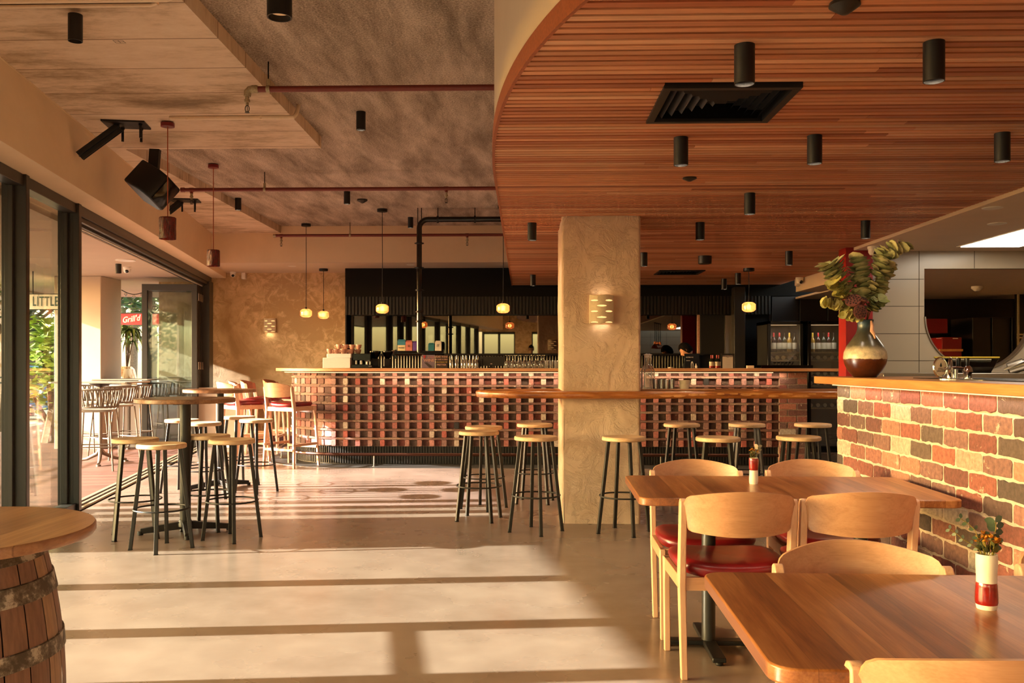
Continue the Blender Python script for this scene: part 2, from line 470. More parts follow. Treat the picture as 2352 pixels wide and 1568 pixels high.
def text(s, name, size, mat, parent, loc, rot, ext=.001, sx=1., align='CENTER', bold=0., shear=0., gap=1.):
    cu = bpy.data.curves.new('t', 'FONT'); cu.body = s; cu.size = size; cu.extrude = ext; cu.align_x = align; cu.align_y = 'CENTER'
    cu.offset = bold; cu.space_character = gap; cu.shear = shear; cu.resolution_u = 3
    ob = bpy.data.objects.new('t', cu); COL.objects.link(ob)
    dg = bpy.context.evaluated_depsgraph_get(); me = bpy.data.meshes.new_from_object(ob.evaluated_get(dg))
    bpy.data.objects.remove(ob); me.materials.clear(); me.materials.append(M[mat])
    o = bpy.data.objects.new(name, me); COL.objects.link(o); o.parent = parent; o.location = loc; o.rotation_euler = rot; o.scale = (sx, 1, 1)
    return o
SKY=1.4; SUN=20.5; DOWN=9.
# ================================================================== ROOM SHELL
LA = radians(9.85); P0 = (-4.036, 8.141, 0.)
def LP(x, s, z=0.):
    return Vector((P0[0]+x*cos(LA)-s*sin(LA), P0[1]+x*sin(LA)+s*cos(LA), z))
def lf(mb, name, mats, parent=None, **k): return mb.build(name, mats, parent, loc=P0, rz=LA, **k)
ZS, ZF, ZT, ZH, ZW = 3.32, 3.426, 2.55, 2.775, 2.52   # slab, acoustic ceiling, timber ceiling, window head, white ceiling
# floor
m = MB(); a, b = LP(0, -17), LP(0, 7.3)
m.add([(a.x, a.y, 0), (8.2, a.y, 0), (8.2, 15.6, 0), (b.x, 15.6, 0), (a.x, a.y, -.2), (8.2, a.y, -.2), (8.2, 15.6, -.2), (b.x, 15.6, -.2)],
      [(0, 1, 2, 3), (7, 6, 5, 4), (0, 4, 5, 1), (1, 5, 6, 2), (2, 6, 7, 3), (3, 7, 4, 0)])
fl = struct(m.build('floor', 'floor_concrete'))
# threshold track of the folding doors
m = MB(); m.box(-.2, -.02, .0, 6.9, -.01, .006); m.box(-.15, -.135, .0, 6.9, .006, .012, 1); m.box(-.08, -.065, .0, 6.9, .006, .012, 1)
struct(lf(m, 'trim_1', ['galvanised', 'black_metal']))
# left wall: beam over the windows
m = MB(); m.box(-.42, .22, -17, 7.05, ZH, 3.6)
m.box(.22, .223, -17, 6.2, ZS-.012, ZS, 0)
struct(lf(m, 'wall_left', 'plaster_beam', bevel=.012))
# window frames
def window(n, s0, s1, rail=None, z1=ZH-.09):
    m = MB()
    m.box(-.18, 0, s0-.035, s0+.035, 0, ZH)
    m.box(-.14, -.02, s0-.035, s1+.035, z1, ZH-.002); m.box(-.14, -.02, s0, s1, 0, .07)
    m.box(-.145, -.085, s0+.035, s0+.075, .07, z1); m.box(-.145, -.085, s1-.075, s1-.035, .07, z1)
    if rail: m.box(-.13, -.04, s0, s1, rail-.014, rail+.014)
    o = struct(lf(m, 'window_%d' % n, 'frame_metal', bevel=.004))
    g = MB(); g.box(-.118, -.112, s0+.07, s1-.07, .06, z1+.01)
    g.build('glass', 'window_glass', o)
    return o
ss = [-.035, -1.30, -2.97, -3.94, -4.72, -6.1, -7.8, -9.2, -10.6, -12.0, -13.4]
for i in range(len(ss)-1):
    window(i+1, ss[i+1], ss[i], .995 if i in (3, 4) else None)
m = MB(); m.box(-.18, 0, -.07, 0, 0, ZH); m.box(-.05, .004, -.072, .006, 0, ZH); struct(lf(m, 'trim_2', 'frame_metal', bevel=.004))
# head of the opening
m = MB(); m.box(-.2, -.01, 0, 7.0, 2.68, ZH); m.box(-.18, -.03, 0, 7.0, 2.635, 2.68); m.box(-.165, -.15, 0, 7., 2.61, 2.635, 1); m.box(-.09, -.075, 0, 7., 2.61, 2.635, 1); m.box(-.12, -.11, 0, 7, 2.6, 2.635, 2)
struct(lf(m, 'trim_3', ['frame_metal', 'black_metal', 'white_plastic'], bevel=.003))
# folded glass door leaves at the far end
def leaf(n, base_s, rz, base_x=-.11, w=.86, z1=2.6):
    m = MB(); t_ = .05
    m.box(0, w, -t_/2, t_/2, .02, .13); m.box(0, w, -t_/2, t_/2, z1-.1, z1); m.box(0, .085, -t_/2, t_/2, .13, z1-.1); m.box(w-.085, w, -t_/2, t_/2, .13, z1-.1)
    p = LP(base_x, base_s)
    o = m.build('door_%d' % n, 'frame_metal', None, loc=p, rz=LA+rz, bevel=.003); struct(o)
    g = MB(); g.box(.08, w-.08, -.005, .005, .12, z1-.09); g.build('glass', 'door_glass', o)
    h = MB(); h.box(w-.06, w-.03, -.045, -.02, .95, 1.25); h.build('door_handle', 'black_metal', o)
    for z in (.35, 1.3, 2.4):
        k = MB(); k.lathe([(.011, -.06), (.011, .06)], (-.012, -.02, z), 10); k.build('hinge', 'steel', o)
leaf(1, 6.3, radians(176)); leaf(2, 6.42, radians(178)); leaf(3, 6.54, radians(180)); leaf(4, 6.66, radians(180))
m = MB(); m.box(-.2, .0, 6.74, 7.1, 0, 2.7); struct(lf(m, 'trim_4', 'frame_metal'))
# concrete slab ceiling (two steps) and acoustic ceiling
m = MB()
m.add([(x, y, z) for z in (ZS, 3.6) for x, y in ((-6.0, -9), (-1.88, -9), (-1.88, 8.33), (-3.71, 8.33), (-3.71, 13.7), (-6.0, 13.7))],
      [(5, 4, 3, 2, 1, 0), (6, 7, 8, 9, 10, 11), (0, 1, 7, 6), (1, 2, 8, 7), (2, 3, 9, 8), (3, 4, 10, 9), (4, 5, 11, 10), (5, 0, 6, 11)])
struct(m.build('ceiling', 'board_concrete'))
m = MB(); m.box(-6, 3.9, -9, 13.75, ZF, 3.7); struct(m.build('ceiling.001', 'acoustic'))
# bulkhead at the back, white soffit, textured back wall
m = MB(); m.box(-6.2, 4.6, 13.7, 15.4, 2.875, 3.65); struct(m.build('wall_back_bulkhead', 'plaster_beam'))
m = MB(); m.box(-6.2, 4.6, 13.702, 15.3, 2.868, 2.876); struct(m.build('ceiling.002', 'white_paint'))
m = MB(); m.box(-6.2, 4.4, 15.2, 15.4, 0, 2.9); struct(m.build('wall_back', 'plaster_wall'))
m = MB(); m.box(-4.9, -2.9, 15.15, 15.21, 0, .12); struct(m.build('baseboard_back', 'red_box'))
# timber slat ceiling with curved edge
def edge(Y):
    if Y >= 6: return -.19
    x = 6-Y; return -.19+.0243*x*x+.00255*x**4
def onc(px, py, z): v = W(px, py, F*(z-HC)/(PY-py)); return (v.x, v.y, z)
VC = []
for q_ in (((1525, 197), (1842, 197), (1486, 279)), ((1515, 620), (1620, 620), (1508, 629.5))):
    a_, b_, c_ = [onc(*p_, ZT) for p_ in q_]; VC.append((a_[0], b_[0], min(a_[1], c_[1]), max(a_[1], c_[1])))
Y = 14.06
pal = ['#cc865e', '#d69266', '#e0a278', '#be7652', '#d89870', '#b26a48', '#e6b088', '#ce8a64']
m = MB(); y = 14.03
rr = random.Random(3)
while y > .35:
    xe = edge(y); xr = 3.5 if y < 9.78 else 3.94
    if xe < xr-.05:
        x = xe
        cuts = [c_ for c_ in VC if c_[2]-.021 < y < c_[3]+.021]
        while x < xr-.01:
            L = rr.uniform(.6, 3.6)
            if x+L > xr-.3: L = xr-x
            c = srgb(rr.choice(pal)); k = rr.uniform(.78, 1.12); c = tuple(v*k for v in c[:3])+(1,)
            segs = [(x, x+L-.002)]
            for c_ in cuts:
                q_ = []
                for a_, b_ in segs:
                    if b_ <= c_[0] or a_ >= c_[1]: q_.append((a_, b_)); continue
                    if a_ < c_[0]: q_.append((a_, c_[0]))
                    if b_ > c_[1]: q_.append((c_[1], b_))
                segs = q_
            for a_, b_ in segs: m.box(a_, b_, y-.02, y+.02, ZT, ZT+.052, 0, c)
            x += L
    y -= .06
tc_ = struct(m.build('ceiling.003', 'slat_wood', recalc=False))
m = MB(); poly = [(3.94, 14.06), (3.94, 9.8), (3.5, 9.8)]
ys = [.3+i*.1 for i in range(58)]+[6, 10, 14.06]
poly = [(3.5, .3)]+[(3.5, 9.8), (3.94, 9.8), (3.94, 14.06)]+[(edge(v)+.01, v) for v in reversed(ys) if edge(v) < 3.5]
m.prism(poly, ZT+.053, ZT+.07, 'Z'); struct(m.build('ceiling.004', 'slat_backing'))
# fascia: thin timber lip below, plaster above
m = MB(); E = [(edge(v), v) for v in ys if edge(v) < 3.5]
m2 = MB()
for i in range(len(E)-1):
    (x0, y0), (x1, y1) = E[i], E[i+1]
    m.add([(x0, y0, ZT+.075), (x1, y1, ZT+.075), (x1, y1, 3.5), (x0, y0, 3.5)], [(0, 1, 2, 3)], 0, None, True)
    m.add([(x0+.05, y0, ZT+.075), (x1+.05, y1, ZT+.075), (x1+.05, y1, 3.5), (x0+.05, y0, 3.5)], [(3, 2, 1, 0)], 0, None, True)
    m2.add([(x0-.012, y0, ZT-.006), (x1-.012, y1, ZT-.006), (x1-.012, y1, ZT+.075), (x0-.012, y0, ZT+.075)], [(0, 1, 2, 3)], 0, srgb('#9c522c'), True)
    m2.add([(x0+.004, y0, ZT-.006), (x1+.004, y1, ZT-.006), (x1-.012, y1, ZT-.006), (x0-.012, y0, ZT-.006)], [(0, 1, 2, 3)], 0, srgb('#9c522c'), False)
struct(m.build('wall_fascia', 'plaster_beam', recalc=False, angle=60)); struct(m2.build('trim_5', 'slat_wood', recalc=False, angle=60))
m = MB(); m.box(-.19, 3.94, 14.04, 14.5, ZT+.0, 2.9); struct(m.build('trim_6', 'charcoal_panel'))
# white ceiling over the kitchen and its boxed beam
m = MB(); m.box(3.5, 8.2, -3, 9.8, ZW, 2.9); struct(m.build('ceiling.005', 'white_paint'))
m = MB(); m.box(3.46, 3.5, .3, 9.8, ZW-.0, ZT+.03); struct(m.build('trim_7', 'white_paint'))
m = MB(); m.box(3.95, 8.2, 9.82, 13.3, 2.375, 2.9); struct(m.build('ceiling.006', 'white_paint'))
# black back bar: panel, flutes
XB0, XB1 = -2.886, 3.9
m = MB(); m.box(XB0, 5.2, 14.5, 15.2, 2.41, 2.87); struct(m.build('wall_bar_header', 'charcoal_panel'))
m = MB(); m.box(XB0, XB1, 14.53, 15.2, 2.12, 2.41)
x = XB0
while x < XB1: m.box(x, x+.03, 14.5, 14.535, 2.12, 2.41); x += .055
struct(m.build('trim_8', 'fluted_dark'))
m = MB(); m.box(XB0, XB0+.02, 14.5, 15.2, 0, 2.12); m.box(2.82, 3.9, 14.6, 15.2, 0, 2.12); m.box(XB0, 2.82, 14.8, 15.2, 0, 2.12)
struct(m.build('wall_bar_back', 'black_matte'))
# right dark wall of cabinets beside the bar and grey door jamb
m = MB(); m.box(3.9, 8.2, 14.55, 15.2, 0, 2.45); struct(m.build('wall_cabinets', 'dark_cabinet'))
m = MB()
for k in range(5): m.box(3.93+k*.44, 4.355+k*.44, 14.5, 14.55, 1.92, 2.4)
struct(m.build('trim_9', 'dark_cabinet', bevel=.004))
p = WY(1687, 700, 14.3); q = WY(1712, 700, 14.3)
m = MB(); m.box(p.x, q.x, 14.3, 14.56, 0, 2.54); struct(m.build('door_5', 'graphite', bevel=.004))
p = WY(1666, 700, 14.5)
m = MB(); m.box(p.x, p.x+.17, 14.5, 14.58, 0, 2.1); struct(m.build('door_6', 'steel'))
# white panelled kitchen wall with U-shaped opening
YK = 9.7
def kx(px): return WY(px, 700, YK).x
def kz(py, px=2120): return WY(px, py, YK).z
cx, cz, rr_ = kx(2246), kz(727, 2246), kx(2246)-kx(2123)
xl, xr = kx(1998), 8.2
ztop = kz(617)
arc = [(cx-rr_*cos(pi*i/48), cz-rr_*sin(pi*i/48)) for i in range(49)]
m = MB(); T_ = .07
def wallpiece(poly):
    m.prism(poly, YK, YK+T_, 'Y')
wallpiece([(xl, ztop), (xr, ztop), (xr, 2.56), (xl, 2.56)])
wallpiece([(xl, 0), (cx-rr_, 0), (cx-rr_, ztop), (xl, ztop)])
wallpiece([(cx+rr_, 0), (xr, 0), (xr, ztop), (cx+rr_, ztop)])
# below the arc, in strips
for i in range(48):
    (xa, za), (xb, zb) = arc[i], arc[i+1]
    wallpiece([(xa, 0), (xb, 0), (xb, zb), (xa, za)])
# left piece between vertical edge and the arc start is straight
o = struct(m.build('wall_kitchen', 'white_panel', recalc=True))
g = MB(); pw = kx(2111)-kx(2111-126)
for py in (641, 703, 766, 828):
    z = kz(py); 
    x1 = kx(2111)+.02 if False else (cx-rr_-.0 if z > cz else cx-sqrt(max(0, rr_*rr_-(cz-z)**2)))
    g.box(xl, x1-.004, YK-.0015, YK+.001, z-.003, z+.003)
    g.box(cx+rr_+.3, xr, YK-.0015, YK+.001, z-.003, z+.003)
g.box(kx(2111)-.003, kx(2111)+.003, YK-.0015, YK+.001, .9, 2.55)
for px in (2238, 2365): g.box(kx(px)-.003, kx(px)+.003, YK-.0015, YK+.001, ztop+.002, 2.55)
g.box(kx(2111)-pw-.003, kx(2111)-pw+.003, YK-.0015, YK+.001, .9, 2.55)
g.build('panel_joints', 'grout', o)
g = MB()
for i in range(48):
    (xa, za), (xb, zb) = arc[i], arc[i+1]
    g.add([(xa, YK-.012, za), (xb, YK-.012, zb), (xb, YK+T_+.01, zb), (xa, YK+T_+.01, za)], [(0, 1, 2, 3)], 0, None, True)
    c_ = .975
    xa2, za2 = cx+(xa-cx)*c_, cz+(za-cz)*c_; xb2, zb2 = cx+(xb-cx)*c_, cz+(zb-cz)*c_
    g.add([(xa, YK-.012, za), (xb, YK-.012, zb), (xb2, YK-.012, zb2), (xa2, YK-.012, za2)], [(0, 1, 2, 3)])
    g.add([(xa2, YK-.012, za2), (xb2, YK-.012, zb2), (xb2, YK+T_, zb2), (xa2, YK+T_, za2)], [(0, 1, 2, 3)], 0, None, True)
g.build('opening_edge', 'steel', o, recalc=False)
# red portal post
m = MB(); x0 = kx(1937); m.box(x0, xl, 9.62, 9.84, 0, 2.56); m.box(x0-.001, x0, 9.62, 9.84, 0, 2.56)
struct(m.build('wall_red_post', 'red_panel', bevel=.004))
# kitchen shell beyond and right side
m = MB(); m.box(8.2, 8.4, -4, 15.3, 0, 3); struct(m.build('wall_right', 'white_panel'))
m = MB(); m.box(4.4, 8.2, 15.2, 15.4, 0, 2.9); struct(m.build('wall_kitchen_back', 'black_matte'))
# rear of the room behind the camera
m = MB(); m.box(2.2, 8.3, -4.2, -4, 0, 3.6); struct(m.build('wall_rear', 'white_panel'))
g = MB()
for k in range(1, 9): g.box(2.2, 8.2, -4.0, -3.997, .29*k, .29*k+.006)
for k in range(10): g.box(2.3+k*.58, 2.306+k*.58, -4.0, -3.997, 0, 2.5)
g.build('panel_joints', 'grout', bpy.data.objects['wall_rear'])
m = MB(); a = LP(0, -13.4)
m.box(a.x-.3, 2.2, -8.9, -8.7, 2.7, 3.6); m.box(-.4, .3, -8.9, -8.7, 0, 2.7); m.box(2.0, 2.4, -8.9, -3.99, 0, 3.6)
struct(m.build('wall_rear.001', 'plaster_wall'))
for n, (x0, x1) in enumerate(((a.x, -.4), (.3, 2.0))):
    m = MB(); k = 2 if n == 0 else 2
    for i in range(k+1):
        xx = x0+(x1-x0)*i/k; m.box(xx-.05, xx+.05, -8.86, -8.76, 0, 2.7)
    m.box(x0, x1, -8.86, -8.76, 2.6, 2.7); m.box(x0, x1, -8.86, -8.76, 0, .08)
    o = struct(m.build('window_%d' % (20+n), 'frame_metal')); g = MB(); g.box(x0, x1, -8.82, -8.81, .05, 2.65); g.build('glass', 'window_glass', o)
# ------------------------------------------------------------------ column
m = MB()
XC0 = W(1291, 1202, 7.51).x; XC1 = W(1471, 1202, 7.51).x; YC0 = W(1380, 1202, 7.51).y; YC1 = YC0+.88
# rough plastered faces as displaced grids
def cf(p, q, nu=44):
    from mathutils import noise as N
    p = Vector(p); q = Vector(q); d = q-p; nrm = Vector((d.y, -d.x)).normalized()
    def fn(u, v):
        z = v*(ZT+.01); b = p+d*u
        k = min(u, 1-u)*d.length
        h = N.noise(Vector((b.x*5, b.y*5, z*3)))*.006+N.noise(Vector((b.x*22, b.y*22, z*14)))*.0025
        e = -.012*max(0, 1-k/.02)**2
        hh = (h if k > .001 else 0)+(e if k <= .02 else 0)
        return (b.x+nrm.x*hh, b.y+nrm.y*hh, z)
    m.grid(fn, nu, 150)
cf((XC0, YC0), (XC1, YC0)); cf((XC1, YC0), (XC1, YC1)); cf((XC1, YC1), (XC0, YC1)); cf((XC0, YC1), (XC0, YC0))
col_ = struct(m.build('wall_column', 'plaster_column', recalc=False))
# ================================================================== BRICKWORK
brick_pal = ['#8a5248', '#94574a', '#a0604f', '#7c4a41', '#70463f', '#ab6c57', '#866056', '#8e665f', '#785750', '#9a6558', '#b07c68', '#935549', '#80453c', '#a8766a', '#6a5048', '#7f5a52']
rare = ['#c4b2a2', '#bfa896', '#b59c8a', '#54453f', '#65534a', '#a58a7a', '#c8b8aa']
def bcol(r, pr=.14, k0=.76, k1=1.02):
    c = srgb(r.choice(rare) if r.random() < pr else r.choice(brick_pal)); k = r.uniform(k0, k1)
    return tuple(min(1, v*k) for v in c[:3])+(1,)
br = random.Random(11)
# ---- right brick counter: plan path = rounded corner then straight along +Y -> camera
BX = 1.94; BY = 5.68; BR = .014
def rpath(t_):
    """distance t_ along face from the back corner; returns point and outward normal"""
    L = BR*pi/2
    if t_ < 0: return (BX+BR-t_, BY, 0, 1)
    if t_ < L:
        a = pi/2+t_/BR; return (BX+BR+BR*cos(a), BY-BR+BR*sin(a), cos(a), sin(a))
    return (BX, BY-BR-(t_-L), -1, 0)
ZU = 1.2
m = MB(); mo = MB()
course = .0862; n_c = 14
def brickface(m, path, t0, t1, z0, z1, out, col, r, jit=.004, n=5, depth=.02):
    """proud brick with irregular rounded outline following a path"""
    P = rrect(0, t1-t0, 0, z1-z0, .011, 2)
    pts = []
    # densify long sides
    Q = []
    for i, p in enumerate(P):
        q = P[(i+1) % len(P)]; Q.append(p); L = math.hypot(q[0]-p[0], q[1]-p[1]); k = int(L/.035)
        for j in range(1, k+1): Q.append((p[0]+(q[0]-p[0])*j/(k+1), p[1]+(q[1]-p[1])*j/(k+1)))
    for a, b in Q:
        pts.append((t0+a+r.uniform(-jit, jit)*.7, z0+b+r.uniform(-jit, jit)))
    vs = []; N = len(pts); ct = (t0+t1)/2; cz_ = (z0+z1)/2
    for k, (o_, sh) in enumerate(((-depth, 1.), (out-.002, 1.), (out, .965))):
        for a, b in pts:
            a2 = ct+(a-ct)*sh; b2 = cz_+(b-cz_)*(sh if k < 2 else .94)
            x, y, nx, ny = path(a2); vs.append((x+nx*o_, y+ny*o_, b2))
    fs = []
    for k in range(2):
        for i in range(N):
            j = (i+1) % N; fs.append((k*N+i, k*N+j, (k+1)*N+j, (k+1)*N+i))
    fs.append(tuple(2*N+i for i in range(N)))
    m.add(vs, fs, 0, col)
for c in range(n_c):
    zt = ZU-.004-c*course; off = 0 if c % 2 else -.12
    t_ = -.6+off
    while t_ < 7.4:
        L = .24; a_, b_ = t_+.006, t_+L-.006; e_ = BR*pi/2
        if a_ < 0 < b_-.03: brickface(m, rpath, a_, -.002, max(.0, zt-course+.012), zt, .004, bcol(br), br); a_ = e_
        elif a_ < e_ < b_: a_ = e_
        brickface(m, rpath, a_, b_, max(.0, zt-course+.012), zt, .004+br.uniform(-.0015, .002), bcol(br), br)
        t_ += L
for seg in ([-.62, 0]+[BR*pi/2*i/6 for i in range(1, 7)]+[7.4],):
    for i in range(len(seg)-1):
        x0, y0, *_ = rpath(seg[i]); x1, y1, *_ = rpath(seg[i+1])
        mo.add([(x0, y0, 0), (x1, y1, 0), (x1, y1, ZU), (x0, y0, ZU)], [(0, 1, 2, 3)], 0, None, False)
mo.box(BX+.02, BX+.6, BY-7.5, BY-.02, 0, ZU-.01)
bc = thing('brick_counter', 'chest-high reclaimed brick counter with cream mortar on the right, behind the dining tables', 'counter', (0, 0, 0))
m.build('brickwork', 'brick', bc, recalc=False); mo.build('mortar', 'mortar', bc, recalc=False)
m = MB(); m.prism([(1.855, 5.86), (1.855, -1.9), (2.64, -1.9), (2.64, 5.86)], ZU+.0, ZU+.045, 'Z')
tag(m.build('counter_worktop', 'counter_wood', bevel=.004), 'light timber worktop lying on the right-hand brick counter, under the big glazed vase', 'worktop')
m = MB(); m.box(BX-.035, BX-.02, BY-7, BY-.02, ZU-.008, ZU); m.build('led_strip', 'led_white', [o for o in bpy.data.objects if o.name == 'counter_worktop'][0])
# ---- kitchen counter with brick front behind the taps
KX0 = 3.66
kc = thing('kitchen_counter', 'low brick-fronted kitchen counter with steel top, below the U-shaped opening', 'counter')
m = MB(); mo = MB()
def kpath(t_): return (t_, 8.98, 0, -1)
for c in range(12):
    x = KX0-.12*(c % 2)
    while x < 8.0:
        brickface(m, kpath, x+.006, x+.234, 1.165-(c+1)*course+.012, 1.165-c*course, .004, bcol(br, .05), br, .003, depth=.01); x += .24
mo.box(3.55, 8.1, 8.98, 9.66, 0, 1.168)
m.build('brickwork', 'brick', kc, recalc=False); mo.build('mortar', 'mortar', kc)
m = MB(); m.box(3.5, 8.1, 8.93, 9.68, 1.17, 1.235); m.build('steel_top', 'steel', kc, bevel=.003)
# ================================================================== BAR
YB = 11.85; XR = 3.3; XL = -2.25; RB = 1.05
LS = XR-XL; LC = RB*pi/2
def bpath(t_, R_=0.):
    if t_ < LS: return (XR-t_, YB, 0, -1)
    t_ -= LS
    if t_ < LC:
        a = -pi/2-t_/RB; return (XL+RB*cos(a), YB+RB+RB*sin(a), cos(a), sin(a))
    return (XL-RB, YB+RB+(t_-LC), -1, 0)
LT = LS+LC+.7
bar = thing('bar_counter', 'long curved bar counter faced with pierced reclaimed brick over a fluted dark kickboard', 'bar counter')
m = MB(); mo = MB()
ZB1, ZB0 = 1.222, .245
rows = [(1.222, 1.166)]
z = 1.166
for i in range(8): rows.append((z, z-.115)); z -= .115
pitch = .1625
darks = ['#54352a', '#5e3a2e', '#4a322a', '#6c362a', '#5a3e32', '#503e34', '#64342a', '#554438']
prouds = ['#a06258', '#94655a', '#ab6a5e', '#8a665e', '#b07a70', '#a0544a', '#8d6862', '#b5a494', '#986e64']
for ri, (za, zb) in enumerate(rows):
    led = .026 if ri else .0
    t_ = .0
    while t_ < LT-.02:
        curved = t_ > LS+.15
        d_ = .0 if not curved else 1
        if not curved:
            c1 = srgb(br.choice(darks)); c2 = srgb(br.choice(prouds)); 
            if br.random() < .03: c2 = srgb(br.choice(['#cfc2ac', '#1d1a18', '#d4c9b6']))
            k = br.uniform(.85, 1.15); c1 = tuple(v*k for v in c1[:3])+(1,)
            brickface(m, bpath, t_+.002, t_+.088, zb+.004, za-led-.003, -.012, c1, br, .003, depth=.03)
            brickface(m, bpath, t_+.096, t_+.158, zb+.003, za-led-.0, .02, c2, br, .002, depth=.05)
            t_ += pitch
        else:
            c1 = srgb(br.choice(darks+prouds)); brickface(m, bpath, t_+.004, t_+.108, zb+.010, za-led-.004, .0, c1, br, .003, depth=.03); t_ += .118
    # ledge
    if ri:
        tt = 0
        while tt < LT:
            L = min(br.uniform(.18, .3), LT-tt); c = srgb(br.choice(['#6f4e42', '#785a4c', '#66463c', '#8a6e5c', '#624036', '#7e5e50']))
            n = 3 if tt > LS-.3 else 1
            o_ = .03 if tt < LS+.15 else .012; o_ += br.uniform(-.004, .003)
            for q in range(n):
                a_, b_ = tt+L*q/n, tt+L*(q+1)/n
                x0, y0, nx0, ny0 = bpath(a_); x1, y1, nx1, ny1 = bpath(b_)
                dz = br.uniform(-.002, .002)
                vs = []
                for zz in (za-.024+dz, za+.001+dz):
                    vs += [(x0-nx0*.04, y0-ny0*.04, zz), (x0+nx0*o_, y0+ny0*o_, zz), (x1+nx1*o_, y1+ny1*o_, zz), (x1-nx1*.04, y1-ny1*.04, zz)]
                m.add(vs, [(0, 1, 2, 3), (7, 6, 5, 4), (1, 5, 6, 2), (0, 4, 5, 1), (2, 6, 7, 3)], 0, c)
            tt += L
N_ = 60
for i in range(N_):
    a_, b_ = LT*i/N_, LT*(i+1)/N_
    x0, y0, nx0, ny0 = bpath(a_); x1, y1, nx1, ny1 = bpath(b_); k = .018
    mo.add([(x0-nx0*k, y0-ny0*k, ZB0), (x1-nx1*k, y1-ny1*k, ZB0), (x1-nx1*k, y1-ny1*k, ZB1), (x0-nx0*k, y0-ny0*k, ZB1)], [(0, 1, 2, 3)])
# plain brick pier at the right end
def ppath(t_): return (3.3+t_, YB-.02, 0, -1)
zc = 1.222
i = 0
while zc > .03:
    h = .076
    segs = [(.0, .22), (.232, .36)] if i % 2 else [(.0, .1), (.112, .335), ]
    if i % 2 == 0: segs = [(.0, .1), (.112, .36)]
    for a_, b_ in segs: brickface(m, ppath, a_+.003, b_-.003, zc-h+.004, zc-.002, .006, bcol(br, .02, .7, .95), br, .002, depth=.02)
    zc -= h+.006; i += 1
mo.box(3.3, 3.66, YB-.02, YB+.5, 0, ZB1)
m.build('brickwork', 'brick', bar, recalc=False); mo.build('mortar', 'mortar_bar', bar)
# kickboard with flutes
m = MB()
pts = []
for i in range(81):
    x0, y0, nx, ny = bpath(LT*i/80); pts.append((x0-nx*.06, y0-ny*.06))
for i in range(80):
    m.add([(*pts[i], 0), (*pts[i+1], 0), (*pts[i+1], ZB0), (*pts[i], ZB0)], [(0, 1, 2, 3)])
tt = .01
while tt < LT-.02:
    x0, y0, nx, ny = bpath(tt); x1, y1, nx1, ny1 = bpath(tt+.018)
    a0, a1 = .062, .042
    m.add([(x0-nx*a0, y0-ny*a0, .02), (x0-nx*a1, y0-ny*a1, .02), (x1-nx1*a1, y1-ny1*a1, .02), (x1-nx1*a0, y1-ny1*a0, .02),
           (x0-nx*a0, y0-ny*a0, ZB0), (x0-nx*a1, y0-ny*a1, ZB0), (x1-nx1*a1, y1-ny1*a1, ZB0), (x1-nx1*a0, y1-ny1*a0, ZB0)],
          [(0, 1, 5, 4), (1, 2, 6, 5), (2, 3, 7, 6)])
    tt += .036
m.build('kickboard', 'fluted_dark', bar)
m = MB(); m.box(-2.2, 3.25, YB+.1, YB+.14, .02, 1.2); m.build('bar_core', 'black_matte', bar)
# foot rail
m = MB(); P = []
for i in range(60):
    x0, y0, nx, ny = bpath(LS*.0+.05+(LT-.6)*i/59); P.append((x0+nx*.16, y0+ny*.16, .155))
m.tube(P, .021, 10); fr = m.build('foot_rail', 'rail_bronze', bar)
for t_ in (.3, 1.55, 2.8, 4.0, 5.25, 6.3, 7.1):
    x0, y0, nx, ny = bpath(t_); k = MB(); k.tube([(x0+nx*.16, y0+ny*.16, .0), (x0+nx*.16, y0+ny*.16, .14)], .01, 8); k.lathe([(.026, 0), (.026, .006)], (x0+nx*.16, y0+ny*.16, 0), 12)
    k.build('rail_post', 'steel', bar)
# dark plinth step on the floor in front of the bar
m = MB(); P = []
for i in range(60):
    x0, y0, nx, ny = bpath(LT*i/59); P.append((x0+nx*.34, y0+ny*.34))
P2 = [(x, y) for x, y in P]+[(-2.9, 13.3), (3.3, 12.1)]
m.prism(P2, .0, .004, 'Z'); struct(m.build('floor.001', 'plinth_grey'))
# worktop
m = MB(); P = [(XR+.82, YB-.26)]
for i in range(70):
    t_ = LT*i/69; x0, y0, nx, ny = bpath(t_)
    k = .26; P.append((x0+nx*k, y0+ny*k))
P = [(4.02, YB-.24)]+[(bpath(LT*i/69)[0]+bpath(LT*i/69)[2]*.22, bpath(LT*i/69)[1]+bpath(LT*i/69)[3]*.22) for i in range(70)]
inner = [(bpath(LT*i/69)[0]-bpath(LT*i/69)[2]*.42, bpath(LT*i/69)[1]-bpath(LT*i/69)[3]*.42) for i in reversed(range(70))]
full = P+inner+[(4.02, YB+.42)]
m.prism(full, 1.232, 1.272, 'Z')
bw = m.build('bar_worktop', 'bar_wood', bevel=.003); tag(bw, 'long pale timber worktop on top of the curved brick bar', 'worktop')
m = MB(); q = [( (x-.0), y) for x, y in full]
P3 = [(3.98, YB-.16)]+[(bpath(LT*i/69)[0]+bpath(LT*i/69)[2]*.15, bpath(LT*i/69)[1]+bpath(LT*i/69)[3]*.15) for i in range(70)]+[(bpath(LT*i/69)[0]-bpath(LT*i/69)[2]*.4, bpath(LT*i/69)[1]-bpath(LT*i/69)[3]*.4) for i in reversed(range(70))]+[(3.98, YB+.4)]
m.prism(P3, 1.222, 1.232, 'Z'); m.build('underframe', 'black_metal', bw)
m = MB(); P = []
for i in range(60):
    x0, y0, nx, ny = bpath(.1+(LT-.9)*i/59); P.append((x0+nx*.1, y0+ny*.1, 1.216))
m.tube(P, .006, 6); m.build('led_strip', 'led_white', bw)
